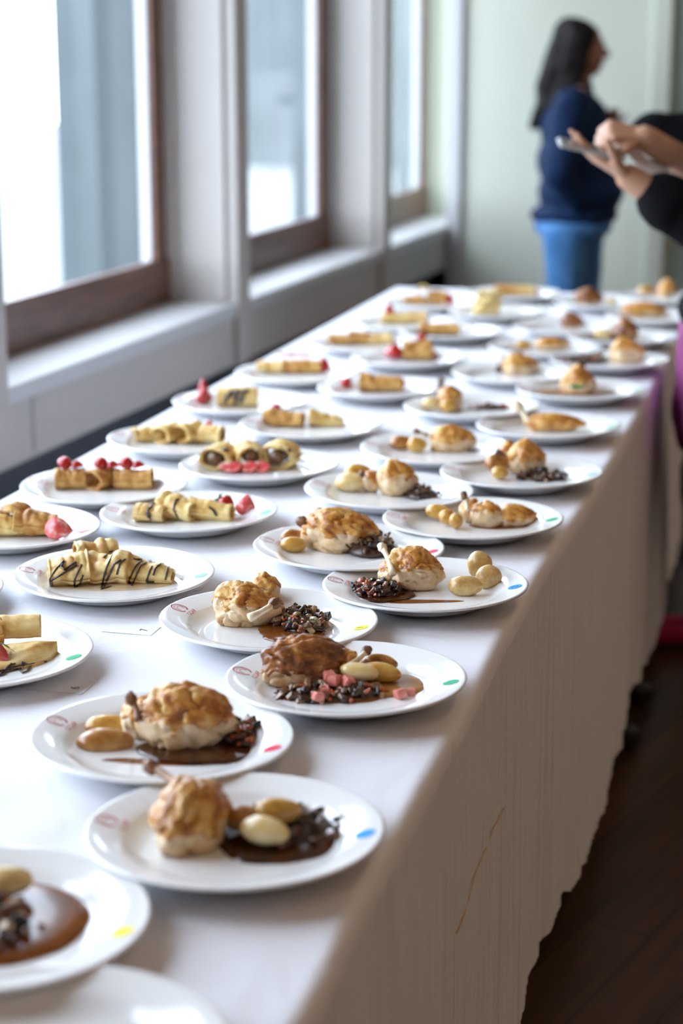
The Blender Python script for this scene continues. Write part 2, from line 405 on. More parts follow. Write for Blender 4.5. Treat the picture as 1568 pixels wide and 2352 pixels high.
def on_far(px, s):                               # distance into the room at which a sight line meets the plane s
    d = WM.inverted().to_3x3() @ ray(px, 300); c = WM.inverted() @ CAMP
    return c.y + d.y * (s - c.x) / d.x


kx = on_far(1528, SB)
wb_ = wbox('wall_back', [((SB, .004, 0), (SB + .12, kx, CEIL)), ((S1, -.245, 0), (S1 + .1, .02, CEIL)), ((SB + .12, -.001, 0), (S1 + .1, .10, CEIL))], M['wall_green']); tag(wb_, kind='structure')
tr = wbox('trim_3', [((SB - .03, .002, 0), (SB + .01, on_far(1058, SB - .03), CEIL))], M['paint_trim'], bevel=.004); tag(tr, kind='structure')
tr = wbox('trim_4', [((SB - .025, kx - .07, 0), (SB + .14, kx + .012, CEIL))], M['wall_green'], bevel=.004); tag(tr, kind='structure')
wr = wbox('wall_back_recess', [((SB + .05, kx + .012, 0), (SB + .15, RX, CEIL))], M['wall_teal']); tag(wr, kind='structure')
wr = wbox('wall_right', [((S0, RX, 0), (SB + .15, RX + .1, CEIL))], M['wall_warm']); tag(wr, kind='structure')
wr = wbox('wall_front', [((S0 - .1, -.45, 0), (S0, RX, CEIL))], M['wall_warm']); tag(wr, kind='structure')
# outdoors, seen through the panes
eg = wbox('exterior_ground', [((-30, -40, -.5), (40, -.46, -.35))], M['concrete']); tag(eg, kind='structure')


def outside(px0, px1, off, dep, z0, z1, name, m):
    # a masonry mass beyond the glass: its inner corner off metres out from the wall on the right sight line,
    # dep metres long, reaching outwards to the left sight line
    c = WM.inverted() @ CAMP; R3 = WM.inverted().to_3x3()
    q = R3 @ ray(px1, 300); s1 = c.x + q.x * (-off - c.y) / q.y
    q = R3 @ ray(px0, 300); s0 = s1 - dep; y0 = c.y + q.y * (s0 - c.x) / q.x
    y0 = min(y0, -off - .12)
    o = wbox(name, [((s0, y0, z0), (s1, -off, z1))], m); tag(o, kind='structure'); return o


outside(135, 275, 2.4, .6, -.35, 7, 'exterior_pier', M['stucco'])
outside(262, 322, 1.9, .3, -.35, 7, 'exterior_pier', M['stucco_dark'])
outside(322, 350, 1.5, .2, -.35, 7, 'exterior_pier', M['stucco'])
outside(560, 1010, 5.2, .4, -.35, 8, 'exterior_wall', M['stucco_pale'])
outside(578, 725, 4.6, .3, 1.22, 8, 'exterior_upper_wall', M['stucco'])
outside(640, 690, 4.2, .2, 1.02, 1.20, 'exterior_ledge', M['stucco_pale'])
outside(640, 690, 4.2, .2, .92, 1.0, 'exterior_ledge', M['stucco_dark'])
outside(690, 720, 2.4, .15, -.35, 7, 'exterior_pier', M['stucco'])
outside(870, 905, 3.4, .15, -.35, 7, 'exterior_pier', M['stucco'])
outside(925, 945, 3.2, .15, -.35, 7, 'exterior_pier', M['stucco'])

# recessed warm ceiling lamps
for (x, y) in LAMPS:
    e = empty('ceiling_downlight', (x, y, CEIL - .002)); tag(e, 'round recessed ceiling downlight giving warm light', 'ceiling light', 'recessed ceiling downlights')
    lathe('trim_ring', [(.062, -.004), (.085, -.006), (.09, .001), (.06, .001)], M['paint_trim'], e, 24)
    L = bpy.data.lights.new('lamp', 'AREA'); L.shape = 'DISK'; L.size = .12; L.energy = LAMP_POWER; L.color = LAMP_COLOR
    lo = bpy.data.objects.new('lamp', L); COL.objects.link(lo); lo.parent = e; lo.location = (0, 0, -.008)

# ------------------------------------------------------------------ tables under the cloth
TZ = 0.75
XL = -1.30
Y0, Y1 = .42, 5.72
XRP = [(0.3, -.372), (1.31, -.371), (1.45, -.377), (1.9, -.379), (2.31, -.385), (2.54, -.385), (2.7, -.383), (3.03, -.374), (3.45, -.370), (3.86, -.367), (4.26, -.368), (6, -.385)]


def XR(y):
    for (a, u), (b, v) in zip(XRP, XRP[1:]):
        if a <= y <= b:
            t = (y - a) / (b - a); t = t * t * (3 - 2 * t); return u + (v - u) * t
    return XRP[-1][1]


tabs = [(.45, 2.20), (2.21, 3.96), (3.97, 5.70)]
tlab = ['folding banquet table at the near end under the white cloth', 'middle folding banquet table under the white cloth, between the other two', 'folding banquet table at the far end under the white cloth']
for (a, b), lab in zip(tabs, tlab):
    e = empty('folding_table', ((XL - .375) / 2, (a + b) / 2, 0)); tag(e, lab, 'table', 'tables under the cloth')
    hw = (-.375 - XL) / 2 - .02; hl = (b - a) / 2
    box_obj('tabletop', [((-hw, -hl, .715), (hw, hl, .742))], M['table_top'], e, bevel=.004)
    for sy in (-1, 1):
        yy = sy * (hl - .14)
        for sx in (-1, 1):
            vs, fs = tube_data([(sx * (hw - .06), yy, .715), (sx * (hw - .05), yy, .06)], [.014, .014], 10)
            lg = mesh_obj('leg', vs, fs, M['steel'], e)
            vs, fs = tube_data([(sx * (hw - .05), yy, .06), (sx * (hw + .03), yy, .05), (sx * (hw + .05), yy, .045)], [.014, .013, .012], 10)
            mesh_obj('foot', vs, fs, M['chrome'], lg)
            c = lathe('caster', [(.004, -.013), (.024, -.013), (.030, -.006), (.030, .006), (.024, .013), (.004, .013)], M['black_plastic'], lg, 20)
            c.location = (sx * (hw + .042), yy, .030); c.rotation_euler = (pi / 2, 0, .3)


def build_cloth():
    ny = 1150
    rows = []
    R_ = .012
    for j in range(ny + 1):
        y = Y0 + (Y1 - Y0) * j / ny
        xr = XR(y)
        fold = .55 * noise.noise(V((y * 5.3, 1.7, 0))) + .30 * noise.noise(V((y * 13, 4.2, 0))) + .10 * noise.noise(V((y * 31, 9, 0)))
        hem = .105 + .045 * noise.noise(V((y * 3.1, 7.7, 0))) + .02 * noise.noise(V((y * 9, 2.2, 0)))
        foldL = noise.noise(V((y * 5, -8.7, 0)))
        row = []
        nsk = 22
        for k in range(nsk + 1):                        # left side, hem to edge
            t = 1 - k / nsk
            z = TZ - .02 - t * (TZ - .02 - .14)
            row.append((XL - .02 - .02 * t * (1 + foldL), y, z))
        for k in range(1, 5):
            a = pi / 2 * k / 5; row.append((XL - .02 * cos(a), y, TZ - .02 + .02 * sin(a)))
        nt_ = 60
        for k in range(nt_ + 1):                        # top
            t = k / nt_ if k <= nt_ - 3 else (1 - 1.2 / nt_, 1 - .35 / nt_, 1.0)[k - nt_ + 2]; x = XL + (xr - XL) * t
            fade = min(1, min(t, 1 - t) * 9)
            w = .0016 * noise.noise(V((x * 3.2, y * 2.6, 3))) + .0009 * (noise.noise(V((x * 8 + y * 3, y * 6 - x * 4, 8))))
            cr = 1 - min(1, abs(noise.noise(V((x * 2.1 + .3 * y, y * 1.5 - x, 20)))) * 9)
            w += .0013 * cr
            row.append((x, y, TZ + w * fade - .0016))
        for k in range(1, 8):                           # rounded right edge
            a = pi / 2 * k / 8; row.append((xr + R_ * 1.3 * sin(a), y, TZ - .0016 - R_ * (1 - cos(a))))
        zt = TZ - .0016 - R_
        nsk = 40
        for k in range(nsk + 1):
            t = k / nsk; z = zt + (hem - zt) * t
            yy = y + .012 * noise.noise(V((y * 4, z * 3, 1)))
            wv = noise.noise(V((yy * 24, z * .9, 12))) + 1.1 * (.35 - abs(noise.noise(V((yy * 33, z * 1.6, 31))))) + .7 * (.3 - abs(noise.noise(V((yy * 61, z * 2.4, 5)))))
            row.append((xr + R_ * 1.3 + .026 * fold * (t ** .8) + .0040 * wv * min(1, t * 4) + .006 * t, y, z))
        rows.append(row)
    m = len(rows[0]); vs = [p for r in rows for p in r]; fs = []
    for j in range(ny):
        for i in range(m - 1):
            a = j * m + i; fs.append((a, a + 1, a + m + 1, a + m))
    # the two ends hang down as well
    for j, sy in ((0, -1), (ny, 1)):
        base = len(vs); top = [rows[j][i] for i in range(m)]
        idx = [i for i, p in enumerate(top) if p[2] > TZ - .03]
        prev = [j * m + i for i in idx]
        for q in range(1, 14):
            cur = []
            for i in idx:
                x, y, z = top[i]
                zz = z - .02 - (z - .13) * q / 13 * .97
                vs.append((x, y + sy * (.018 + .012 * noise.noise(V((x * 9, q * .1, sy))) * q / 13), max(.1, zz))); cur.append(len(vs) - 1)
            for u in range(len(idx) - 1): fs.append((prev[u], prev[u + 1], cur[u + 1], cur[u]))
            prev = cur
    o = mesh_obj('tablecloth', vs, fs, M['cloth'])
    tag(o, 'long white tablecloth draped over the row of tables down to the floor', 'tablecloth')
    return o


cloth = build_cloth()
# loose thread on the hanging side
tp = []
for k, (px, py) in enumerate([(1212, 1860), (1190, 1905), (1165, 1965), (1140, 2020), (1120, 2070), (1108, 2110), (1095, 2150)]):
    d = ray(px, py); t = (-.338 + .002 - CAMP.x) / d.x; tp.append(CAMP + d * t)
cbv = BVHTree.FromObject(cloth, bpy.context.evaluated_depsgraph_get())
tp2 = []
for p in tp:
    h = cbv.ray_cast(p + V((.2, 0, 0)), V((-1, 0, 0)))
    tp2.append((h[0] if h[0] else p) + V((.0012, 0, 0)))
vs, fs = tube_data(tp2, [.0008] * len(tp2), 6)
tag(mesh_obj('loose_thread', vs, fs, M['thread']), 'thin tan thread lying on the hanging side of the tablecloth', 'thread')

# ------------------------------------------------------------------ plates
PR = .14
PPROF = [(0.0, .006), (.080, .0062), (.090, .0075), (.098, .0115), (.1035, .0158), (.107, .0176), (.115, .0196), (.136, .0250), (.1385, .0252), (.14, .0240),
         (.1395, .0222), (.135, .0205), (.110, .0130), (.092, .0035), (.086, .0006), (.083, 0.0), (.078, .0004), (.076, .0022), (0.0, .0026)]


def rim_z(r):
    for (a, u), (b, v) in zip(PPROF[:8], PPROF[1:9]):
        if a <= r <= b: return u + (v - u) * (r - a) / (b - a)
    return .025


def on_rim(vs, lift=.0004):
    return [(v[0], v[1], rim_z(math.hypot(v[0], v[1])) + lift) for v in vs]


def flat_ring(cx, cy, rx, ry, w, a0=0, a1=2 * pi, n=48, rot=0):
    vs = []; fs = []
    for k in range(n + 1):
        a = a0 + (a1 - a0) * k / n
        for s in (-.5, .5):
            x = (rx + s * w) * cos(a); y = (ry + s * w) * sin(a)
            vs.append((cx + x * cos(rot) - y * sin(rot), cy + x * sin(rot) + y * cos(rot)))
        if k: fs.append((2 * k - 2, 2 * k - 1, 2 * k + 1, 2 * k))
    return vs, fs


# plate master: the crest of nested swirls and the letters, printed on the rim
def build_print():
    out = []
    vs, fs = [], []

    def add(v, f):
        b = len(vs); vs.extend(v); fs.extend([tuple(i + b for i in q) for q in f])
    cx, cy, R = -.1245, .004, .0108
    # viewed with its top towards the rim (-x): local up = -x, local right = +y
    add(*flat_ring(cx, cy, R, R, .0011, radians(25), radians(335) + radians(0), 48))
    add(*flat_ring(cx - .0026, cy, R * .72, R * .86, .0006, radians(70), radians(290), 36))
    add(*flat_ring(cx - .0010, cy, R * .56, R * .66, .0006, radians(60), radians(300), 36))
    add(*flat_ring(cx + .0012, cy, R * .40, R * .46, .0007, radians(50), radians(310), 30))
    add(*flat_ring(cx + .0034, cy - .0006, R * .55, R * .80, .0008, radians(20), radians(120), 20))
    add(*flat_ring(cx + .0034, cy + .0006, R * .55, R * .80, .0008, radians(240), radians(340), 20))
    return vs, fs


LOGO_V, LOGO_F = build_print()
tv, tf = text_mesh('CCAP', .0088)
TXT_V = [(-.1075 - v.y, .004 + v.x * 1.0) for v in tv]; TXT_F = tf
plate_master = lathe('plate', PPROF, M['china'], None, 112)
logo_m = mesh_obj('crest_print', on_rim(LOGO_V), LOGO_F, M['red_print'], plate_master, smooth=False); logo_m['label'] = 'red swirl crest printed on the rim'
text_m = mesh_obj('letter_print', on_rim(TXT_V, .0009), TXT_F, M['red_print'], plate_master, smooth=False); text_m['label'] = 'red letters CCAP printed on the rim'
_dots = {}


def dot_mesh(color):
    if color not in _dots:
        n = 28; c = (.1215, .006); vs = [(c[0], c[1])] + [(c[0] + .0096 * cos(2 * pi * k / n), c[1] + .0096 * sin(2 * pi * k / n)) for k in range(n)]
        fs = [(0, k + 1, (k + 1) % n + 1) for k in range(n)]
        me = bpy.data.meshes.new('dot_sticker'); me.from_pydata(on_rim(vs, .0005), [], fs); me.materials.append(M['dot_' + color]); _dots[color] = me
    return _dots[color]


first_plate = [True]


LEAN = radians(1.3)
LEANS = {}


def make_plate(loc, rot, color, digit, label, group, lean=None):
    if first_plate[0]:
        p = plate_master; first_plate[0] = False
    else:
        p = plate_master.copy(); COL.objects.link(p)
        for c in (logo_m, text_m):
            q = c.copy(); COL.objects.link(q); q.parent = p
    p.location = loc; p.rotation_euler = (0, 0, rot)
    if lean:                                          # its far rim rests on the next plate's rim
        ax = V((lean.y, -lean.x, 0)).normalized(); mt = Matrix.Rotation(-LEAN, 3, ax) @ Matrix.Rotation(rot, 3, 'Z')
        p.rotation_euler = mt.to_euler(); p.location.z += .0835 * sin(LEAN)
    tag(p, label, 'plate', group)
    if color:
        s = bpy.data.objects.new('dot_sticker', dot_mesh(color)); link(s, p); s['label'] = color.replace('pale', 'pale ') + ' round sticker'
        if digit:
            v, f = text_mesh(digit, .0125)
            mesh_obj('number', on_rim([(.1215 - q.y, .006 + q.x) for q in v], .0009), f, M['ink'], s, smooth=False)
    return p


# ------------------------------------------------------------------ food builders (each is one thing)
SURF = TZ + .0064                                # the plate's well
DG = [None]


CUR = [None]


def use(pid):                                    # the plate the next pieces lie on; a leaning plate lifts them
    CUR[0] = LEANS.get(pid)


def lift_at(p):
    if not CUR[0]: return 0.0
    c, d = CUR[0]; return .0835 * sin(LEAN) + ((p.x - c[0]) * d.x + (p.y - c[1]) * d.y) * sin(LEAN)


def fr(px, py, z=SURF):
    p = at_z(px, py, z)
    for _ in range(3): p = at_z(px, py, z + lift_at(p))
    return p


def settle(o):                                   # lies flat on a leaning plate
    if CUR[0]:
        d = CUR[0][1]; ax = V((d.y, -d.x, 0))
        o.rotation_euler = (Matrix.Rotation(-LEAN, 3, ax) @ o.rotation_euler.to_matrix()).to_euler()
    return o


def N(p, f, o): return noise.noise(V((p[0] * f + o, p[1] * f - o * .7, p[2] * f + o * 1.3)))


def chicken(px, py, L, W, H, ang, seed, label, bone=None, sub=4, dark=False, skin=.1, wing=None, meatlift=0.0, taper=.35, peak=0.0):
    """A seared breast: lumpy meat, crust of browned skin over the top, wing joint and cleaned bone."""
    rnd = random.Random(seed); o0 = seed * 3.17
    base = fr(px, py); e = empty('chicken_breast', base, YAW + radians(ang)); tag(e, label, 'chicken', 'seared chicken breasts')
    vs0, fs = ico(sub)

    def shape(p):
        x, y, z = p
        w = 1 - taper * x - .18 * x * x
        q = V((x, y * w, z * (1 - .22 * x + peak * (1 - abs(x)))))
        n1 = N(p, 1.5, o0); n2 = N(p, 3.4, o0 + 9); n3 = N(p, 8, o0 + 5)
        crease = -max(0, .10 - abs(N(p, 2.0, o0 + 30))) * 1.6
        k = 1 + .17 * n1 + .062 * n2 + .022 * n3 + crease
        q = q * k
        zz = q.z * H * .62 + H * .40
        if zz < .0: zz = 0.0 + .0004 * n3
        return V((q.x * L / 2, q.y * W / 2, zz + meatlift))
    P = [shape(p) for p in vs0]
    meat = mesh_obj('meat', P, fs, M['meat'], e)
    meat.data.update()
    nrm = [v.normal.copy() for v in meat.data.vertices]
    keep = []
    for f in fs:
        c = (vs0[f[0]] + vs0[f[1]] + vs0[f[2]]) / 3
        if c.z + .34 * N(c, 2.6, o0 + 50) + .12 * N(c, 9, o0 + 3) > skin: keep.append(f)
    ids = {}; sv = []; sf = []
    # skin lifts off the meat, its border tucked in
    cnt = {}
    for f in keep:
        for a, b in ((f[0], f[1]), (f[1], f[2]), (f[2], f[0])): cnt[(min(a, b), max(a, b))] = cnt.get((min(a, b), max(a, b)), 0) + 1
    border = {i for k, c in cnt.items() if c == 1 for i in k}
    for f in keep:
        q = []
        for i in f:
            if i not in ids:
                ids[i] = len(sv)
                rip = .38 * N(vs0[i], 7, o0 + 70) + .36 * N(vs0[i], 17, o0) + .34 * N(vs0[i], 36, o0)
                lift = -.0006 if i in border else .0014 + .0030 * max(-.45, rip)
                sv.append(P[i] + nrm[i] * lift)
            q.append(ids[i])
        sf.append(tuple(q))
    mesh_obj('skin', sv, sf, M['skin_dark' if dark else 'skin_gold'], e)
    IR = Matrix.Rotation(-(YAW + radians(ang)), 3, 'Z')
    if wing:                                          # wing joint beside the breast
        wpx, wpy, wr, wh = wing
        c = IR @ (fr(wpx, wpy) - base)
        Q = []
        for p in vs0:
            k = 1 + .18 * N(p, 1.9, o0 + 81) + .08 * N(p, 4, o0 + 2)
            z = p.z * k * wh * .55 + wh * .45
            Q.append((c.x + p.x * k * wr, c.y + p.y * k * wr, max(0, z)))
        wo = mesh_obj('wing_joint', Q, fs, M['meat'], e)
        sf2 = [f for f in fs if (vs0[f[0]].z + .4 * N(vs0[f[0]], 2.4, o0 + 9)) > .25]
        mp = {}; q2 = []
        for f in sf2:
            for i in f:
                if i not in mp: mp[i] = len(q2); q2.append(V(Q[i]) + V((vs0[i].x, vs0[i].y, vs0[i].z)) * .001)
        if sf2: mesh_obj('wing_skin', q2, [tuple(mp[i] for i in f) for f in sf2], M['skin_gold'], wo)
    if bone:                                          # (px,py,height) root, (px,py,height) tip, radius, colour
        (ax, ay, az), (bx_, by, bz), br, kind = bone
        lz = lift_at(base); a = IR @ (at_z(ax, ay, SURF + az + lz) - base); b = IR @ (at_z(bx_, by, SURF + bz + lz) - base)
        d = b - a
        ts = [0, .15, .4, .7, .86, .95, 1.0]; rr = [1.25, 1.05, .85, .85, 1.05, 1.5, 1.2]
        mid = d.cross(V((0, 0, 1))).normalized() * .002
        pts = [a + d * t + mid * sin(pi * t) for t in ts[:5]]
        v, f = tube_data(pts, [br * r for r in rr[:5]], 12)
        bo = mesh_obj('bone', v, f, M['bone_brown' if kind == 'brown' else 'bone'], e)
        dn = d.normalized(); kv = []
        for p in ico(3)[0]:
            s = 1 + .25 * N(p, 2.2, o0 + 4)
            kv.append(a + d * .94 + p * br * 1.55 * s + dn * (p.dot(dn)) * br * .5)
        mesh_obj('knuckle', kv, ico(3)[1], M['bone' if kind == 'pale' else 'knuckle'], bo)
    return e


def potato(px, py, L, W, H, ang, seed, label, m='potato', lift=0.0, tilt=0.0, flat=False, sub=4, group='potatoes on the chicken plates'):
    o0 = seed * 2.31; vs0, fs = ico(sub); P = []
    for p in vs0:
        k = 1 + .08 * N(p, 1.3, o0) + .025 * N(p, 4, o0)
        x = p.x * (1 + .06 * p.x)
        z = p.z * k * H / 2
        if flat and z < -H * .22: z = -H * .22
        P.append((x * k * L / 2, p.y * k * W / 2 * (1 - .12 * p.x), z))
    zmin = min(p[2] for p in P); P = [(a, b, c - zmin) for a, b, c in P]
    o = mesh_obj('potato', P, fs, M[m]); o.location = fr(px, py) + V((0, 0, lift)); o.rotation_euler = (0, radians(tilt), YAW + radians(ang))
    return tag(o, label, 'potato', group)


def blob_pool(name, px, py, rx, ry, m, seed, label, ang=0, wob=.16, h=.0016, cat='sauce', group=None, zoff=.0, stretch=None):
    n = 72; o0 = seed * 1.9; vs = []; fs = []
    rings = [0, .35, .65, .85, .95, 1.0, 1.015]
    hs = [1, 1, 1, .95, .75, .35, -.2]
    for i, (q, hh) in enumerate(zip(rings, hs)):
        for k in range(n):
            a = 2 * pi * k / n
            r = q * (1 + wob * noise.noise(V((cos(a) * 1.3 + o0, sin(a) * 1.3, o0))) * 1.5 + wob * .5 * noise.noise(V((cos(a) * 3.2, sin(a) * 3.2 + o0, 4))))
            vs.append((rx * r * cos(a), ry * r * sin(a), h * hh + .0002 * noise.noise(V((cos(a) * 3 * q, sin(a) * 3 * q, o0)))))
    for i in range(1, len(rings) - 1):
        for k in range(n):
            k2 = (k + 1) % n; fs.append((i * n + k, (i + 1) * n + k, (i + 1) * n + k2, i * n + k2))
    vs = [(0, 0, h)] + vs[n:]; fs = [tuple(j - n + 1 for j in f) for f in fs]
    fs += [(0, k + 1, (k + 1) % n + 1) for k in range(n)]
    o = mesh_obj(name, vs, fs, M[m]); o.location = fr(px, py) + V((0, 0, zoff)); o.rotation_euler = (0, 0, YAW + radians(ang)); settle(o)
    return tag(o, label, cat, group)


def chunk(kind, rnd):
    """One chopped piece: (verts, faces) about the origin, roughly unit size."""
    if kind == 'dice':
        bm = bmesh.new(); bx(bm, (-.5, -.5, -.5), (.5, .5, .5)); [setattr(v, 'co', V((v.co.x * rnd.uniform(.6, 1.2), v.co.y * rnd.uniform(.5, 1), v.co.z * rnd.uniform(.4, 1)))) for v in bm.verts]; bmesh.ops.bevel(bm, geom=list(bm.edges), offset=.10, segments=1, affect='EDGES')
    elif kind == 'slice':                              # curved mushroom slice
        bm = bmesh.new(); n = 7; A = rnd.uniform(1.2, 3.0); w = rnd.uniform(.22, .55); tk = rnd.uniform(.12, .26); ring = []
        for i in range(n):
            a = -A / 2 + A * i / (n - 1); ww = w * (.6 + .4 * sin(pi * i / (n - 1)))
            ring.append([bm.verts.new(((1 + s * tk) * cos(a) - .8, (1 + s * tk) * sin(a) * .9, u * ww)) for s, u in ((-.5, -.5), (.5, -.5), (.5, .5), (-.5, .5))])
        for i in range(n - 1):
            for k in range(4): bm.faces.new((ring[i][k], ring[i][(k + 1) % 4], ring[i + 1][(k + 1) % 4], ring[i + 1][k]))
        bm.faces.new(ring[0][::-1]); bm.faces.new(ring[-1])
    else:                                              # lump
        bm = bmesh.new(); bmesh.ops.create_icosphere(bm, subdivisions=1, radius=.5)
        for v in bm.verts: v.co *= rnd.uniform(.65, 1.2)
    bm.verts.ensure_lookup_table()
    r = ([v.co.copy() for v in bm.verts], [tuple(v.index for v in f.verts) for f in bm.faces]); bm.free(); return r


def ragout(px, py, rx, ry, h, n, seed, label, ang=0, size=.009, carrots=.10, herbs=0, mix=(3, 4, 2, 2)):
    """A heap of chopped mushrooms nobody could count: one object."""
    rnd = random.Random(seed); vs = []; fs = []; mi = []
    mats = ['mush_dark', 'mush_brown', 'mush_tan', 'mush_black', 'carrot', 'herb']
    vs0, f0 = ico(3)
    for p in vs0: vs.append((p.x * rx * .92, p.y * ry * .92, max(0, p.z) * h * .72 * (1 + .3 * N(p, 3, seed))))
    fs += f0; mi += [0] * len(f0); sm = [True] * len(f0)
    for i in range(n):
        a = rnd.uniform(0, 2 * pi); q = sqrt(rnd.random()) * 1.03
        x, y = rx * q * cos(a), ry * q * sin(a); z = h * .8 * sqrt(max(0, 1 - q * q)) + .002
        z *= rnd.uniform(.75, 1.15)
        u = rnd.random()
        if u < carrots: k, m = 'dice', 4
        elif u < carrots + herbs: k, m = 'lump', 5
        else:
            k = rnd.choice(('slice', 'slice', 'slice', 'slice', 'lump', 'dice')); m = rnd.choices((0, 1, 2, 3), mix)[0]
        s = size * rnd.uniform(.65, 1.45) * (.6 if m in (4,) else .38 if m == 5 else 1)
        V0, F0 = chunk(k, rnd)
        R = Matrix.Rotation(rnd.uniform(0, 6.3), 3, 'Z') @ Matrix.Rotation(rnd.uniform(-1.2, 1.2), 3, 'X') @ Matrix.Rotation(rnd.uniform(-1.2, 1.2), 3, 'Y')
        b = len(vs)
        sx_, sy_, sz_ = rnd.uniform(.9, 1.7), rnd.uniform(.6, 1.1), rnd.uniform(.45, 1.0)
        for v in V0:
            w = R @ V((v.x * s * sx_, v.y * s * sy_, v.z * s * sz_)); vs.append((x + w.x, y + w.y, max(.0, z + w.z)))
        fs += [tuple(j + b for j in f) for f in F0]; mi += [m] * len(F0); sm += [k != 'dice'] * len(F0)
    o = mesh_obj('mushroom_ragout', vs, fs, [M[m] for m in mats], None, False, mi); o.data.polygons.foreach_set('use_smooth', sm)
    o.location = fr(px, py); o.rotation_euler = (0, 0, YAW + radians(ang)); settle(o)
    return tag(o, label, 'mushrooms', None, 'stuff')


def dice(px, py, s, seed, label, m='pink', lift=0.0):
    rnd = random.Random(seed); bm = bmesh.new(); bx(bm, (-.5, -.5, 0), (.5, .5, .9))
    for v in bm.verts: v.co.x *= rnd.uniform(.85, 1.1); v.co.y *= rnd.uniform(.85, 1.1); v.co.z *= rnd.uniform(.85, 1.05)
    bmesh.ops.bevel(bm, geom=list(bm.edges), offset=.10, segments=2, affect='EDGES')
    for v in bm.verts: v.co *= s
    o = bm_obj('fruit_dice', bm, M[m], None, False); o.location = fr(px, py) + V((0, 0, lift)); o.rotation_euler = (rnd.uniform(-.25, .25), rnd.uniform(-.25, .25), rnd.uniform(0, 1.5))
    return tag(o, label, 'fruit dice', 'pink fruit dice')


def sprig(px, py, z, seed, label, n=7, s=.006):
    rnd = random.Random(seed); vs = []; fs = []
    for i in range(n):
        a = rnd.uniform(0, 6.3); L = s * rnd.uniform(.6, 1.2); w = L * .45; b = len(vs)
        d = V((cos(a), sin(a), rnd.uniform(.1, .9))); q = V((-sin(a), cos(a), 0)); o = V((rnd.uniform(-1, 1), rnd.uniform(-1, 1), 0)) * s * .4
        for t, k in ((0, .12), (.35, 1), (.7, .7), (1, .05)):
            for sg in (-1, 1): vs.append(o + d * L * t + q * w * k * sg + V((0, 0, .0006 * abs(k))))
        for k in range(3): fs.append((b + 2 * k, b + 2 * k + 1, b + 2 * k + 3, b + 2 * k + 2))
    o = mesh_obj('herb_sprig', vs, fs, M['herb']); md = o.modifiers.new('thickness', 'SOLIDIFY'); md.thickness = .0004
    o.location = at_z(px, py, z); return tag(o, label, 'herb')


CREPES = {}


def crepe(px, py, L, W, H, ang, seed, label, plate, m='crepe', turns=2.3, taper=.0, start=-.5, ruff=.10, tilt=0.0, lift=0.0, bend=0.0, sub=1, fill=None):
    """A thin pancake rolled and flattened: an open spiral with real layers, wavy at its ends."""
    o0 = seed * 1.73; ns, nth = (40, 84) if sub else (22, 48)
    e = empty('rolled_crepe', fr(px, py) + V((0, 0, lift)), YAW + radians(ang)); tag(e, label, 'crepe', 'rolled crepes')
    e.rotation_euler = (0, radians(tilt), YAW + radians(ang))

    def P(s, t):
        x = (s - .5) * L
        k = (1 - taper * s)
        rho = 1 - .30 * t * turns / 2.3 * .9 - .02 * t
        rho = max(.12, rho)
        th = 2 * pi * (start + turns * t)
        w = 1 + ruff * N((s * 2.2, cos(th) * 1.2, sin(th) * 1.2), 1.2, o0) * 1.6 + ruff * .6 * N((s * 5, cos(th) * 2, sin(th) * 2), 1.3, o0 + 5)
        endw = ruff * .10 * L * noise.noise(V((th * .8, s * 2, o0))) * (abs(s - .5) * 2) ** 3
        y = W / 2 * k * rho * cos(th) * w + bend * (s - .5) ** 2 * W
        puff = 1 + ruff * 1.5 * noise.noise(V((s * 3.1, o0, 2))) + ruff * .8 * noise.noise(V((s * 7.5, o0, 8)))
        z = H / 2 * k * puff * (1 + rho * .98 * sin(th) * w)
        return V((x + endw, y, max(.0003, z)))
    th = .0011
    grid = [[P(i / ns, j / nth) for j in range(nth + 1)] for i in range(ns + 1)]

    def sheet(j0, j1):
        vs = []; fs = []
        jj = list(range(j0, j1 + 1)); m_ = len(jj)
        for i in range(ns + 1):
            for j in jj: vs.append(grid[i][j])
        for i in range(ns):
            for q in range(m_ - 1):
                a = i * m_ + q; fs.append((a, a + 1, a + m_ + 1, a + m_))
        return vs, fs
    cut = int(nth / turns * 1.12)
    v, f = sheet(0, cut); o1 = mesh_obj('outer_fold', v, f, M[m], e)
    v, f = sheet(cut, nth); o2 = mesh_obj('inner_fold', v, f, M[m], e)
    for o in (o1, o2):
        md = o.modifiers.new('thickness', 'SOLIDIFY'); md.thickness = .0022; md.offset = 1
    if fill:
        v, f = tube_data([V(((k / 6 - .5) * L * .9, H * .05 * sin(k), H * .5)) for k in range(7)], [H * .30] * 7, 14)
        mesh_obj('filling', v, f, M[fill], e)
    CREPES.setdefault(plate, []).append((e, o1))
    return e


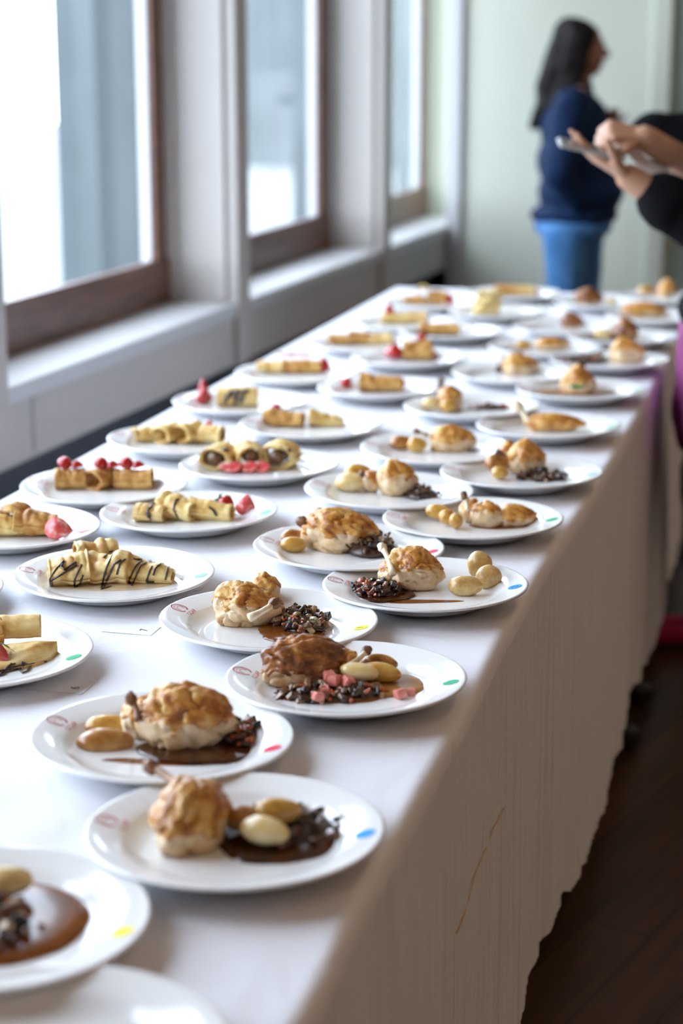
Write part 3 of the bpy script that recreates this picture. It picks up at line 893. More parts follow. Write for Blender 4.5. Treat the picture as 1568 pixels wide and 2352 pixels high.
def fold_crepe(px, py, L, W, H, ang, seed, label, plate, m='crepe', tilt=0.0, lift=0.0, ruff=.12):
    """A pancake folded into quarters: four rounded wedge layers, draped, the fold towards -y, open edge towards +y."""
    o0 = seed * 2.11
    e = empty('folded_crepe', fr(px, py) + V((0, 0, lift)), YAW + radians(ang)); e.rotation_euler = (0, radians(tilt), YAW + radians(ang)); tag(e, label, 'crepe', 'folded crepes')
    layers = 4; na, nr = 26, 20
    objs = []
    for k in range(layers):
        vs = []; fs = []
        top = (k + 1) / layers
        for i in range(nr + 1):
            q = i / nr
            for j in range(na + 1):
                u = j / na * 2 - 1
                rr = q * (1 - .05 * (layers - 1 - k)) * (1 + .05 * noise.noise(V((u * 2.2, k * 3.1, o0))))
                half = (.12 + .88 * sin(min(1, q * 1.25) * pi / 2)) * W / 2
                x = (rr - .5) * L
                y = u * half
                arch = (1 - abs(u) ** 2.2)
                z = H * top * (.30 + .70 * arch) * (1 - .45 * q + .2 * sin(pi * q)) * (1 + ruff * N((u * 2, q * 2.4, k), 1.2, o0)) + H * .06 * noise.noise(V((u * 5 + k, q * 3, o0)))
                if k == layers - 1 and abs(u) > .985: z = min(z, H * .05)
                vs.append((x, y, max(.0004 * (k + 1), z)))
        n = na + 1
        for i in range(nr):
            for j in range(na):
                a = i * n + j; fs.append((a, a + 1, a + n + 1, a + n))
        nm = 'top_layer' if k == layers - 1 else 'under_layer'
        o = mesh_obj(nm, vs, fs, M[m], e); md = o.modifiers.new('thickness', 'SOLIDIFY'); md.thickness = .0018; md.offset = 1
        objs.append(o)
    CREPES.setdefault(plate, []).append((e, objs[-1]))
    return e


def berry_pts(R, L, n=24, m=16, half=False):
    vs = []; fs = []
    A = pi if half else 2 * pi
    for i in range(m + 1):
        t = i / m; r = R * (sin(pi * min(1, t ** .72)) ** .75) * (1 - .12 * t) if 0 < t < 1 else 0
        z = L * t
        for k in range(n + (1 if half else 0)):
            a = A * k / n; vs.append((r * cos(a), r * sin(a), z))
    w = n + (1 if half else 0)
    for i in range(m):
        for k in range(n):
            k2 = k + 1 if half else (k + 1) % n
            fs.append((i * w + k, i * w + k2, (i + 1) * w + k2, (i + 1) * w + k))
    return vs, fs, w


def berry(px, py, R, L, rot, seed, label, half=False, leaves=True, lift=0.0, cat='strawberry', group='strawberries'):
    """A strawberry (tip along +z of its own axes) or half of one with a cut face; calyx leaves as a part."""
    rnd = random.Random(seed); m = 14; vs, fs, w = berry_pts(R, L, 22, m, half); mi = [0] * len(fs)
    if half:
        b = len(vs); loop = []
        for i in range(m + 1):
            loop.append((i * w, i * w + w - 1))
        for i in range(m):                              # cut face, a little domed
            fs.append((loop[i][0], loop[i + 1][0], loop[i + 1][1], loop[i][1])); mi.append(1)
    o = mesh_obj('strawberry', vs, fs, [M['berry'], M['berry_flesh']], None, True, mi)
    o.rotation_euler = (Matrix.Rotation(YAW + radians(rot[2]), 3, 'Z') @ Matrix.Rotation(radians(rot[0]), 3, 'X') @ Matrix.Rotation(radians(rot[1]), 3, 'Y')).to_euler()
    o.location = fr(px, py); zs = [(o.rotation_euler.to_matrix() @ V(v)).z for v in vs]
    o.location.z += lift - min(zs)
    if leaves:
        lv = []; lf = []
        for k in range(6):
            a = 2 * pi * k / 6 + rnd.uniform(-.2, .2)
            if half and sin(a) < -.1: continue
            d = V((cos(a), sin(a), 0)); q = V((-sin(a), cos(a), 0)); b = len(lv)
            for t, kk in ((0, .18), (.4, .5), (.75, .34), (1, .02)):
                p = d * R * .95 * t + V((0, 0, -.0008 - .004 * t * t * rnd.uniform(.2, 1)))
                lv += [p - q * R * .45 * kk, p + q * R * .45 * kk]
            for j in range(3): lf.append((b + 2 * j, b + 2 * j + 1, b + 2 * j + 3, b + 2 * j + 2))
        lo = mesh_obj('calyx', lv, lf, M['herb'], o); md = lo.modifiers.new('thickness', 'SOLIDIFY'); md.thickness = .0005
    return tag(o, label, cat, group)


def berry_slice(px, py, R, L, rot, label, lift=0.0, th=.004):
    n = 22; out = []
    for k in range(n):
        a = 2 * pi * k / n; t = (cos(a) + 1) / 2
        out.append((L / 2 * cos(a), R * sin(a) * (1 - .35 * t)))
    vs = [(x, y, 0) for x, y in out] + [(x * .98, y * .98, th) for x, y in out]
    fs = [(k, (k + 1) % n, n + (k + 1) % n, n + k) for k in range(n)] + [tuple(range(n - 1, -1, -1)), tuple(range(n, 2 * n))]
    mi = [0] * n + [1, 1]
    o = mesh_obj('strawberry_slice', vs, fs, [M['berry'], M['berry_flesh']], None, False, mi)
    o.rotation_euler = (radians(rot[0]), radians(rot[1]), YAW + radians(rot[2])); o.location = fr(px, py)
    zs = [(o.rotation_euler.to_matrix() @ V(v)).z for v in vs]; o.location.z += lift - min(zs)
    return tag(o, label, 'strawberry slice', 'strawberry slices')


def drizzle(plate, strokes, label, r=.0011, m='choc', extra=()):
    """Chocolate lines dropped on the crepes and plate below them; strokes are pixel polylines at a given height."""
    bpy.context.view_layer.update(); dg = bpy.context.evaluated_depsgraph_get()
    trees = []
    for e, o in CREPES.get(plate, []):
        ev = o.evaluated_get(dg); me = ev.to_mesh(); mw = o.matrix_world
        trees.append(BVHTree.FromPolygons([mw @ v.co for v in me.vertices], [tuple(p.vertices) for p in me.polygons])); ev.to_mesh_clear()
    root = None
    for st in strokes:
        pts = []
        for (a, b) in zip(st, st[1:]):
            for k in range(7):
                t = k / 7; px = a[0] + (b[0] - a[0]) * t; py = a[1] + (b[1] - a[1]) * t
                d = ray(px, py).normalized(); best = None
                for tr in trees:
                    h = tr.ray_cast(CAMP, d)
                    if h[0] is not None and (best is None or h[3] < best[1]): best = (h[0], h[3])
                p = best[0] if best else fr(px, py, SURF + .0006)
                pts.append(p + V((0, 0, .0004)) - d * .0004)
        sm = [pts[0]] + [(pts[i - 1] + pts[i] * 2 + pts[i + 1]) / 4 for i in range(1, len(pts) - 1)] + [pts[-1]]
        rr = [r * (.85 + .35 * noise.noise(p * 90)) for p in sm]
        if root is None: root = empty('chocolate_drizzle', sm[0])
        v, f = tube_data([p - sm[0] + (sm[0] - root.location) for p in sm], rr, 8); mesh_obj('stroke', v, f, M[m], root)
    return tag(root, label, 'chocolate sauce', 'chocolate drizzles')


# ------------------------------------------------------------------ the dishes
# plates: id, x, y, dot, number, label
PL = [
 ('P0', -.515, 1.108, None, None, 'white plate at the very bottom, only its far rim showing'),
 ('L1', -.650, 1.303, 'yellow', None, 'white plate with a yellow dot full of brown gravy, cut off at lower left'),
 ('P1', -.500, 1.526, 'blue', None, 'large blurred white plate with a blue dot, chicken left of dark sauce'),
 ('P2', -.649, 1.737, 'red', None, 'white plate with a red dot and two browned potato wedges beside chicken'),
 ('P3', -.507, 1.967, 'green', None, 'white plate with a green dot, pink fruit dice and gravy on it'),
 ('P4', -.660, 2.164, 'yellow', '7', 'sharp white plate with a yellow dot numbered 7 and a crest'),
 ('P5', -.499, 2.368, 'blue', '2', 'white plate with a blue dot numbered 2, herbed potatoes, near the table edge'),
 ('P6', -.649, 2.533, 'red', None, 'white plate with a red dot just behind the blue 2 plate'),
 ('P7', -.504, 2.745, 'green', None, 'white plate with a green dot holding sliced chicken and an upright bone'),
 ('P8', -.674, 2.897, 'paleyellow', None, 'white plate of round chicken piece with a yellow barrel-shaped potato'),
 ('P9', -.484, 3.088, 'paleblue', None, 'white plate of chicken over dark mushrooms, sixth along the draped edge'),
 ('P10', -.667, 3.254, 'palered', None, 'white plate of chicken and potatoes with a pale red dot, mid-table'),
 ('P11', -.499, 3.507, 'palegreen', None, 'white plate of flat dark chicken with a slanting white bone'),
 ('P12', -.679, 3.666, 'paleyellow', None, 'blurred white plate with chicken lumps and reddish sauce to one side'),
 ('P13', -.488, 3.913, 'palegreen', None, 'blurred white plate with a domed chicken topped in green herb'),
 ('P14', -.665, 4.095, None, None, 'blurred white plate of chicken topped with mushrooms, left of the domed one'),
 ('P15', -.475, 4.314, 'paleyellow', None, 'blurred white plate of upright chicken and dark sauce by the purple garment'),
 ('P16', -.647, 4.458, None, None, 'blurred white plate of chicken strip with one yellow potato'),
 ('P17', -.484, 4.684, 'paleblue', None, 'blurred white plate of dark chicken mound, tenth along the draped edge'),
 ('P18', -.647, 4.839, None, None, 'blurred white plate with small dark chicken piece and pale potato'),
 ('P19', -.435, 5.105, None, None, 'blurred white plate of brown chicken, second from far end by draped edge'),
 ('P20', -.615, 5.338, None, None, 'blurred white plate with reddish chicken, below the woman in jeans'),
 ('P21', -.446, 5.503, None, None, 'blurred white plate at the far right corner of the table'),
 ('C1', -.965, 1.954, 'green', None, 'white crepe plate with a green dot, half out of view at left'),
 ('Cx', -1.182, 2.167, None, None, 'white plate barely peeking in at the left border'),
 ('C2', -.931, 2.318, 'paleblue', None, 'white plate with three crepes striped with chocolate and a blue dot'),
 ('C3', -1.182, 2.518, 'palered', None, 'white crepe plate with a big strawberry half, cut off at left'),
 ('C4', -.944, 2.674, 'palegreen', None, 'white plate of crepes with two cut strawberries at one end'),
 ('C5', -1.145, 2.821, 'paleyellow', None, 'white plate of three crepe rolls each topped with strawberry bits'),
 ('C6', -.938, 3.030, 'paleblue', None, 'white plate of spiral crepe rolls with strawberry slices in front'),
 ('C7', -1.140, 3.199, None, None, 'white plate of four pale yellow crepes by the window side'),
 ('C8', -.949, 3.408, 'palegreen', None, 'white plate of two plain golden crepes with a berry behind'),
 ('C9', -1.157, 3.607, None, None, 'white plate of one blocky crepe with a standing red strawberry fan'),
 ('C10', -.907, 3.831, None, None, 'blurred white plate of one heaped crepe ringed by red fruit'),
 ('C11', -1.139, 3.972, None, None, 'blurred white plate of crepes with a whole strawberry at one end'),
 ('C12', -.934, 4.227, None, None, 'blurred white plate with a reddish mound beside a golden crepe'),
 ('C13', -1.094, 4.435, None, None, 'blurred white plate of low golden crepes, seventh on the window side'),
 ('C14', -.919, 4.669, None, None, 'blurred white plate of a flat brown crepe in the inner crepe row'),
 ('C15', -1.082, 4.806, None, None, 'blurred white plate of pale crepes with a pink strawberry standing up'),
 ('C16', -.869, 5.066, None, None, 'blurred white plate with a tall pale yellow custard stack'),
 ('C17', -1.090, 5.217, None, None, 'blurred white plate at the far left corner of the table'),
 ('C18', -.893, 5.491, None, None, 'blurred white plate at the far end, nearest the woman on her left'),
]
TWIST = dict(P1=6, P2=-3, P3=3, P4=-3, P5=4, P6=2, P7=5, P8=-4, C1=2, C2=8, C3=3, C4=6)
for pid, x, y, dot, num, lab in PL:
    nb = [V((x2 - x, y2 - y, 0)) for q, x2, y2, *_ in PL if y2 > y and math.hypot(x2 - x, y2 - y) < .285]
    lean = None
    for v in nb: lean = (lean or V()) + v.normalized()
    if lean: LEANS[pid] = ((x, y), lean.normalized())
    make_plate((x, y, TZ), radians(TWIST.get(pid, 0)), dot, num, lab, 'white crested plates on the table', lean)

use('L1')
blob_pool('gravy_pool', -45, 2110, .094, .088, 'jus', 11, 'glossy brown gravy filling the yellow dot plate at lower left', wob=.05, h=.004)
ragout(-60, 2140, .055, .052, .020, 190, 12, 'dark mushroom heap in the gravy of the plate at lower left', size=.013, carrots=.03)
potato(15, 2065, .045, .03, .026, 10, 13, 'pale potato at the back of the gravy plate at lower left', 'potato_pale', lift=.004)
use('P1')
blob_pool('sauce_pool', 640, 1922, .064, .064, 'jus_dark', 21, 'dark sauce pool on the frontmost blue dot plate', wob=.10, h=.003)
ragout(672, 1905, .048, .050, .013, 170, 22, 'glistening dark mushrooms on the frontmost blue dot plate', size=.012, carrots=.02, mix=(6, 3, .6, 3))
chicken(448, 1925, .100, .064, .052, 62, 23, 'golden chicken breast with a long brown bone, on the frontmost blue dot plate', skin=-.05, sub=5, peak=.25,
        bone=((428, 1818, .040), (342, 1758, .046), .0050, 'brown'))
potato(606, 1952, .050, .030, .026, -28, 24, 'pale shiny potato nearest the rim, on the frontmost blue dot plate', 'potato_pale', lift=.006)
potato(634, 1915, .046, .027, .026, 8, 25, 'yellow potato behind the pale one, on the frontmost blue dot plate', 'potato', lift=.010)
potato(556, 1915, .034, .028, .024, 40, 26, 'browned potato tucked by the chicken, on the frontmost blue dot plate', 'potato_brown', lift=.004)
use('P2')
blob_pool('sauce_pool', 470, 1722, .068, .044, 'jus_dark', 31, 'brown sauce under the chicken on the frontmost red dot plate', wob=.12, h=.002)
blob_pool('sauce_streak', 350, 1752, .050, .010, 'jus', 32, 'thin sauce streak along the front of the frontmost red dot plate', wob=.2, h=.0015, ang=-4)
ragout(560, 1690, .022, .034, .012, 100, 33, 'dark reddish mushroom heap behind the chicken on the frontmost red dot plate', size=.009, carrots=.25)
chicken(432, 1700, .108, .074, .056, -8, 34, 'plump golden chicken breast on the frontmost red dot plate', skin=.12, sub=5, taper=.25, peak=.2, wing=(322, 1690, .020, .042),
        bone=((318, 1655, .030), (300, 1602, .050), .0042, 'brown'))
potato(238, 1718, .062, .034, .030, 6, 35, 'long browned potato wedge in front on the frontmost red dot plate', 'potato_brown', flat=True)
potato(245, 1680, .052, .028, .026, 10, 36, 'paler potato wedge with browned top behind, on the frontmost red dot plate', 'potato', flat=True)
use('P3')
blob_pool('gravy_pool', 885, 1575, .048, .044, 'gravy', 41, 'tan gravy on the green dot plate with pink dice', wob=.08, h=.003)
blob_pool('sauce_pool', 770, 1592, .070, .036, 'jus', 42, 'dark sauce under the mushrooms beside the pink dice', wob=.12, h=.002)
ragout(765, 1598, .064, .030, .012, 200, 43, 'dark chopped mushrooms under the pink fruit dice', ang=2, size=.0095, carrots=.05)
chicken(702, 1560, .112, .060, .050, 22, 44, 'glossy dark-seared chicken breast behind the pink fruit dice', skin=-.15, dark=True, sub=5, taper=-.15, wing=(797, 1556, .014, .034),
        bone=((798, 1532, .020), (844, 1492, .032), .0038, 'dark'))
potato(868, 1548, .044, .022, .024, -12, 45, 'browned potato at the back of three, green dot plate with pink dice', 'potato_brown', lift=.001)
potato(870, 1568, .052, .022, .024, -18, 46, 'golden potato in the middle of three, green dot plate with pink dice', 'potato', lift=.001)
potato(822, 1578, .046, .020, .022, -16, 47, 'pale potato with the pink dice at its end, green dot plate', 'potato_pale', lift=.008)
for i, (x, y, s, w) in enumerate([(755, 1583, .0125, 'topmost pink fruit dice against the dark chicken'), (768, 1594, .0140, 'largest pink fruit dice, in the middle of the group'), (797, 1596, .0135, 'pink fruit dice under the pale potato'),
                               (748, 1606, .0110, 'pink fruit dice below the largest one'), (729, 1617, .0120, 'pink fruit dice nearest the front rim of its plate'), (921, 1608, .0125, 'pink fruit dice alone in the tan gravy'), (943, 1600, .0090, 'smallest pink fruit dice at the far side of the gravy')]):
    dice(x, y, s, 50 + i, w, lift=.010 if i < 3 else .007 if i == 3 else .004 if i == 4 else .002)
use('P4')
blob_pool('sauce_pool', 668, 1450, .042, .046, 'jus', 61, 'amber sauce running from the chicken on the yellow 7 plate', wob=.16, h=.002)
ragout(694, 1432, .032, .050, .019, 260, 62, 'chopped mushroom heap flecked with green herb on the yellow 7 plate', size=.0090, carrots=.07, herbs=.07, mix=(3, 5, 2.5, 1))
chicken(568, 1428, .090, .074, .050, 4, 63, 'round golden chicken breast with a bone lying across it, yellow 7 plate', skin=.18, sub=5, taper=.1, wing=(604, 1388, .022, .044),
        bone=((572, 1419, .034), (634, 1384, .046), .0046, 'dark'))
sprig(718, 1425, SURF + .018, 64, 'green parsley leaf on the mushrooms of the yellow 7 plate', 6, .006)
use('P5')
blob_pool('sauce_pool', 880, 1366, .042, .034, 'jus_dark', 71, 'dark sauce round the mushrooms on the blue 2 plate', wob=.12, h=.002)
blob_pool('sauce_streak', 965, 1383, .056, .0095, 'jus', 72, 'thin brown sauce streak along the front of the blue 2 plate', wob=.25, h=.0014, ang=1)
ragout(866, 1358, .038, .036, .015, 260, 73, 'mushrooms with orange carrot bits on the blue 2 plate', size=.0085, carrots=.13, mix=(4, 4, 1.5, 4))
chicken(952, 1345, .082, .070, .052, -14, 74, 'golden chicken breast with a pale upright bone, blue 2 plate', skin=.22, sub=5, taper=.15, wing=(899, 1343, .018, .036),
        bone=((901, 1318, .028), (876, 1254, .050), .0042, 'pale'))
potato(1066, 1368, .049, .029, .028, -5, 75, 'pale herbed potato nearest the rim on the blue 2 plate', 'potato_herb')
potato(1120, 1352, .036, .032, .034, -20, 76, 'round herbed potato nearest the blue dot on the blue 2 plate', 'potato_herb')
potato(1100, 1330, .036, .028, .040, -20, 77, 'herbed potato standing behind the other two on the blue 2 plate', 'potato_herb')
use('P6')
chicken(780, 1258, .112, .080, .056, -10, 81, 'large ridged chicken breast behind the blue 2 plate, dark knuckle at upper left', skin=.10, sub=5, taper=.1, peak=.15, wing=(735, 1236, .017, .046),
        bone=((738, 1212, .034), (692, 1198, .040), .0055, 'brown'))
ragout(846, 1262, .038, .052, .026, 150, 82, 'dark mushroom heap leaning on the ridged chicken breast', size=.011, carrots=.02, mix=(6, 4, 1, 2))
potato(672, 1270, .038, .026, .024, 5, 83, 'yellow potato in front beside the ridged chicken breast', 'potato')
potato(672, 1255, .042, .024, .026, 22, 84, 'browned potato behind the yellow one, beside the ridged chicken breast', 'potato_brown')
use('P7')
blob_pool('sauce_pool', 1150, 1208, .050, .022, 'jus', 91, 'little brown sauce under the sliced chicken on the table-edge plate', wob=.15)
chicken(1120, 1207, .052, .046, .036, -8, 92, 'pale cut slice of chicken at the foot of the upright bone', skin=.45, taper=.1, wing=(1078, 1196, .016, .036),
        bone=((1073, 1174, .026), (1065, 1136, .050), .0036, 'dark'))
chicken(1182, 1205, .066, .046, .032, -6, 93, 'browned end slice of chicken, nearest the dot, on the upright-bone plate', skin=-.1, taper=.3)
for i, (x, y, c) in enumerate([(1004, 1192, 'outermost of the three yellow potatoes beside the upright bone'), (1026, 1204, 'middle one of the three yellow potatoes beside the upright bone'), (1047, 1214, 'yellow potato touching the pale cut chicken slice')]):
    potato(x, y, (.040, .028, .026)[i], .022, .024, (-15, 30, 60)[i], 94 + i, c, 'potato')
use('P8')
ragout(968, 1138, .030, .036, .016, 80, 101, 'dark mushrooms right of the round chicken piece', size=.010, carrots=.0, mix=(7, 3, .5, 2))
chicken(912, 1132, .068, .060, .052, 0, 102, 'round smooth golden chicken piece behind the upright bone', skin=.30, taper=.05, wing=(852, 1128, .018, .034),
        bone=((840, 1104, .026), (831, 1088, .036), .0035, 'dark'))
potato(804, 1130, .052, .034, .032, 0, 103, 'barrel-shaped yellow potato left of the round chicken piece', 'potato_pale')
potato(820, 1112, .050, .03, .036, 5, 104, 'paler potato half hidden behind the barrel-shaped one', 'potato')
use('P9')
ragout(1245, 1098, .044, .034, .014, 80, 111, 'dark mushrooms right of the lumpy chicken, sixth plate on draped edge', size=.011, carrots=.0, mix=(7, 3, .4, 2))
chicken(1208, 1084, .066, .056, .052, 0, 112, 'lumpy golden chicken piece on dark mushrooms, sixth plate on draped edge', skin=.0, taper=.1, peak=.2, wing=(1165, 1072, .018, .046),
        bone=((1163, 1050, .034), (1145, 1040, .042), .004, 'brown'))
potato(1140, 1085, .044, .03, .034, 10, 113, 'browned potato behind, left of the lumpy chicken on dark mushrooms', 'potato_brown')
potato(1146, 1100, .030, .024, .022, 0, 114, 'small yellow potato in front of the lumpy chicken on dark mushrooms', 'potato')
use('P10')
chicken(1038, 1034, .085, .055, .042, 5, 121, 'golden chicken with thin brown bone, plate with pale red dot mid-table', skin=.0, taper=.2, peak=.2,
        bone=((980, 1000, .030), (955, 990, .036), .0035, 'brown'))
blob_pool('sauce_pool', 1105, 1034, .024, .018, 'jus_dark', 122, 'dark sauce end beside the chicken, pale red dot plate mid-table')
potato(918, 1032, .042, .03, .026, 10, 123, 'browned potato farthest from the chicken, pale red dot plate mid-table', 'potato_brown')
potato(956, 1038, .038, .03, .028, 0, 124, 'yellow potato beside the chicken, pale red dot plate mid-table', 'potato')
use('P11')
chicken(1272, 988, .118, .044, .030, -8, 131, 'flat dark chicken with white slanting bone near the draped edge', skin=-.4, dark=False, taper=.4,
        bone=((1214, 972, .014), (1187, 930, .046), .0068, 'pale'))
use('P12')
chicken(1035, 936, .058, .050, .040, 30, 141, 'blurred chicken lump with a mushroom on top, left of reddish sauce', skin=.1, peak=.2)
potato(990, 940, .040, .03, .026, 0, 142, 'pale potato at the outer end, plate with reddish sauce', 'potato_pale')
potato(1028, 946, .036, .03, .026, 10, 143, 'golden potato in front of the chicken, plate with reddish sauce', 'potato')
ragout(1014, 926, .016, .016, .058, 30, 144, 'small mushroom heap on the chicken lump, plate with reddish sauce', size=.010, carrots=0)
ragout(1125, 938, .045, .022, .008, 70, 145, 'reddish mushroom sauce spread right of the chicken lump', size=.009, carrots=.3)
use('P13')
blob_pool('gravy_pool', 1320, 898, .085, .050, 'gravy', 151, 'tan sauce around the domed chicken', wob=.1)
chicken(1325, 900, .080, .066, .044, 0, 152, 'domed golden chicken with mushrooms and green herb on top', skin=.1, taper=.1, peak=.5)
ragout(1325, 895, .028, .024, .072, 60, 153, 'mushroom crown on top of the domed chicken', size=.010, carrots=0)
sprig(1326, 893, SURF + .066, 154, 'green herb tuft on top of the domed chicken', 12, .014)
use('P14')
chicken(1195, 858, .085, .056, .040, -5, 161, 'golden chicken topped with dark mushrooms, left of the domed one', skin=.0, peak=.2)
ragout(1175, 854, .036, .026, .056, 60, 162, 'dark mushrooms lying on the chicken left of the domed one', size=.011, carrots=0)
use('P15')
ragout(1355, 830, .048, .022, .010, 60, 171, 'dark reddish sauce left of the upright chicken by the purple garment', size=.010, carrots=.2)
chicken(1440, 832, .082, .050, .052, -10, 172, 'upright pale-brown chicken by the purple garment', skin=.2, peak=.15)
use('P16')
potato(1200, 802, .040, .026, .022, 0, 181, 'bright yellow potato beside the long chicken strip', 'potato')
chicken(1268, 802, .085, .04, .028, -3, 182, 'long brown chicken strip beside a bright yellow potato', skin=-.1)
use('P17')
potato(1385, 778, .052, .03, .026, 0, 191, 'pale yellow potato left of the dark chicken mound', 'potato_pale')
chicken(1436, 779, .066, .05, .046, 0, 192, 'dark brown chicken mound, tenth plate on the draped edge', skin=-.5, dark=True, peak=.3)
use('P18')
potato(1216, 749, .060, .03, .018, 0, 201, 'flat pale potato left of the small dark chicken', 'potato_pale')
chicken(1312, 751, .062, .05, .034, 0, 202, 'small dark chicken piece in the middle of the far end', skin=-.4, dark=True, peak=.3)
use('P19')
chicken(1478, 727, .120, .05, .036, -4, 211, 'brown chicken on the second far plate by the draped edge', skin=-.1, peak=.2)
use('P20')
chicken(1352, 699, .080, .05, .042, 0, 221, 'reddish brown chicken on the plate below the jeans', skin=-.4, dark=True, peak=.2)
potato(1402, 699, .035, .025, .018, 0, 222, 'pale potato beside the reddish chicken below the jeans', 'potato_pale')
use('P21')
chicken(1533, 683, .062, .05, .044, 0, 231, 'brown chicken on the plate at the far right corner', skin=-.2, peak=.3)
potato(1482, 682, .055, .04, .034, 0, 232, 'yellow potato on the plate at the far right corner', 'potato')

use('C1')   # crepes with strawberry half and chocolate zigzag
fold_crepe(55, 1514, .082, .078, .020, 196, 301, 'folded crepe lying flat under the roll, green dot crepe plate', 'C1')
crepe(12, 1492, .090, .030, .026, 8, 302, 'pale crepe roll resting on the folded crepe, green dot crepe plate', 'C1', turns=2.2, start=-.3, lift=.017)
crepe(-60, 1500, .070, .036, .032, 20, 303, 'brown-edged crepe roll at the left border, green dot crepe plate', 'C1', 'crepe_gold', lift=.010)
berry(4, 1530, .021, .038, (-25, 217, 0), 304, 'cut strawberry half leaning on the crepes at left, with green leaves', half=True)
drizzle('C1', [[(-20, 1548), (40, 1531), (118, 1518)], [(-20, 1556), (10, 1549), (30, 1520)], [(0, 1551), (20, 1530), (38, 1524)], [(18, 1543), (52, 1534), (58, 1520)], [(52, 1520), (46, 1540), (52, 1546), (62, 1542), (78, 1522)], [(10, 1538), (58, 1527), (80, 1524)]],
        'chocolate zigzag on the plate in front of the strawberry half', .0016)
use('C2')   # three crepes with chocolate lines
blob_pool('syrup_pool', 258, 1338, .082, .040, 'syrup', 311, 'pale tan syrup under the three chocolate-striped crepes', wob=.08, h=.0008)
crepe(158, 1338, .056, .056, .036, 12, 312, 'left one of three chocolate-striped crepes, its end ruffled', 'C2', turns=2.2, start=-.42, taper=-.12, ruff=.16)
crepe(238, 1334, .074, .060, .042, -6, 313, 'middle and largest of three chocolate-striped crepes', 'C2', turns=2.2, start=-.40, taper=.10, ruff=.15)
crepe(222, 1310, .060, .040, .046, 20, 314, 'small crepe fold behind the middle chocolate-striped crepe', 'C2', turns=2.0, start=-.4, ruff=.12)
crepe(335, 1334, .078, .056, .038, -10, 315, 'right one of three chocolate-striped crepes, tapering to a point', 'C2', 'crepe_yellow', turns=2.1, start=-.40, taper=.55, ruff=.10)
drizzle('C2', [[(116, 1345), (114, 1330), (130, 1305), (148, 1288), (140, 1302), (150, 1310), (160, 1300), (178, 1290)],
               [(120, 1344), (118, 1334), (150, 1315), (182, 1296)], [(170, 1350), (172, 1330), (190, 1292)], [(172, 1350), (184, 1340), (192, 1318)],
               [(232, 1354), (236, 1336), (246, 1300), (262, 1266), (250, 1268), (236, 1284)], [(232, 1354), (246, 1350), (256, 1346)], [(238, 1350), (252, 1318), (262, 1296), (280, 1285)],
               [(302, 1346), (296, 1334), (312, 1300), (326, 1286), (304, 1284)], [(302, 1346), (310, 1330), (322, 1300), (350, 1284)], [(354, 1338), (336, 1338), (344, 1310), (362, 1280), (340, 1288)], [(352, 1322), (356, 1306), (376, 1290)], [(380, 1332), (384, 1310), (386, 1292)], [(268, 1320), (276, 1292), (290, 1284)]],
        'dark chocolate lines across the three sharp crepes', .0018)
use('C3')
crepe(10, 1228, .060, .05, .034, 5, 321, 'yellow crepe at the left border beside a brown fold', 'C3', 'crepe_yellow', taper=.1)
crepe(84, 1226, .062, .056, .040, 0, 322, 'brown crepe fold touching the big strawberry half', 'C3', 'crepe_gold', taper=.25, ruff=.14)
crepe(36, 1222, .040, .05, .042, 70, 323, 'pleated crepe fold between the yellow crepe and the brown one', 'C3', 'crepe_gold', ruff=.14)
berry(104, 1238, .019, .044, (-40, 100, 0), 324, 'big strawberry half lying beside the brown crepe at left', half=True, leaves=False)
use('C4')
crepe(346, 1194, .046, .044, .026, -10, 331, 'crepe farthest from the two strawberries', 'C4', taper=.15, ruff=.10)
crepe(410, 1190, .060, .050, .040, -30, 332, 'middle crepe standing tallest on the two-strawberry plate', 'C4', 'crepe_yellow', taper=.3)
crepe(484, 1192, .070, .046, .034, -14, 333, 'crepe nearest the two strawberries', 'C4', 'crepe_yellow', taper=.3)
berry(503, 1176, .016, .032, (-25, 128, 0), 334, 'whole strawberry with leaves leaning on the crepe', leaves=True)
berry(560, 1186, .017, .036, (-12, 10, 0), 335, 'strawberry half showing its cut face, alone at the plate end', half=True, leaves=False)
drizzle('C4', [[(346, 1195), (338, 1172), (350, 1160), (356, 1156)], [(410, 1190), (398, 1172), (402, 1150), (412, 1146)], [(497, 1186), (490, 1172), (478, 1164)], [(340, 1190), (336, 1175)]], 'few chocolate stripes on the crepes by the two strawberries', .0022)
use('C5')
for i, (x, c) in enumerate([(162, 'leftmost strawberry-topped crepe roll'), (230, 'middle strawberry-topped crepe roll'), (308, 'rightmost and longest strawberry-topped crepe roll')]):
    crepe(x, 1120, (.052, .048, .064)[i], .046, .032, (8, 60, 0)[i], 341 + i, c + ' near the windows', 'C5', 'crepe_gold', ruff=.08)
    for k, (dx, dy) in enumerate([(-14, 0), (8, 2)]):
        berry(x + dx + (0, 14, -6)[i], 1116 + dy, .0135, .021, (30 + 40 * k, 20, 50 * k), 345 + i * 3 + k, 'chopped strawberry piece on the ' + c.split(' strawberry')[0].replace('most and longest', 'most') + ' crepe roll, ' + ('first' if k == 0 else 'second') + ' of its two', half=k == 1, leaves=False, lift=.031, group='chopped strawberry pieces on crepe rolls')
use('C6')
for i, (x, c) in enumerate([(506, 'spiral crepe roll at the left end, chocolate-topped'), (572, 'middle spiral crepe roll, chocolate-topped'), (643, 'largest spiral crepe roll, end hole facing front')]):
    crepe(x, 1072, .056, (.058, .056, .068)[i], (.040, .044, .044)[i], (70, 110, 78)[i], 361 + i, c, 'C6', 'crepe_yellow', turns=2.2, ruff=.06, fill='mush_brown')
for i, (x, c) in enumerate([(528, 'strawberry slice farthest left before the spiral rolls'), (566, 'middle strawberry slice before the spiral rolls'), (594, 'strawberry slice touching the largest spiral roll')]):
    berry_slice(x, 1084, .013, .040, (-50, 0, 170), c)
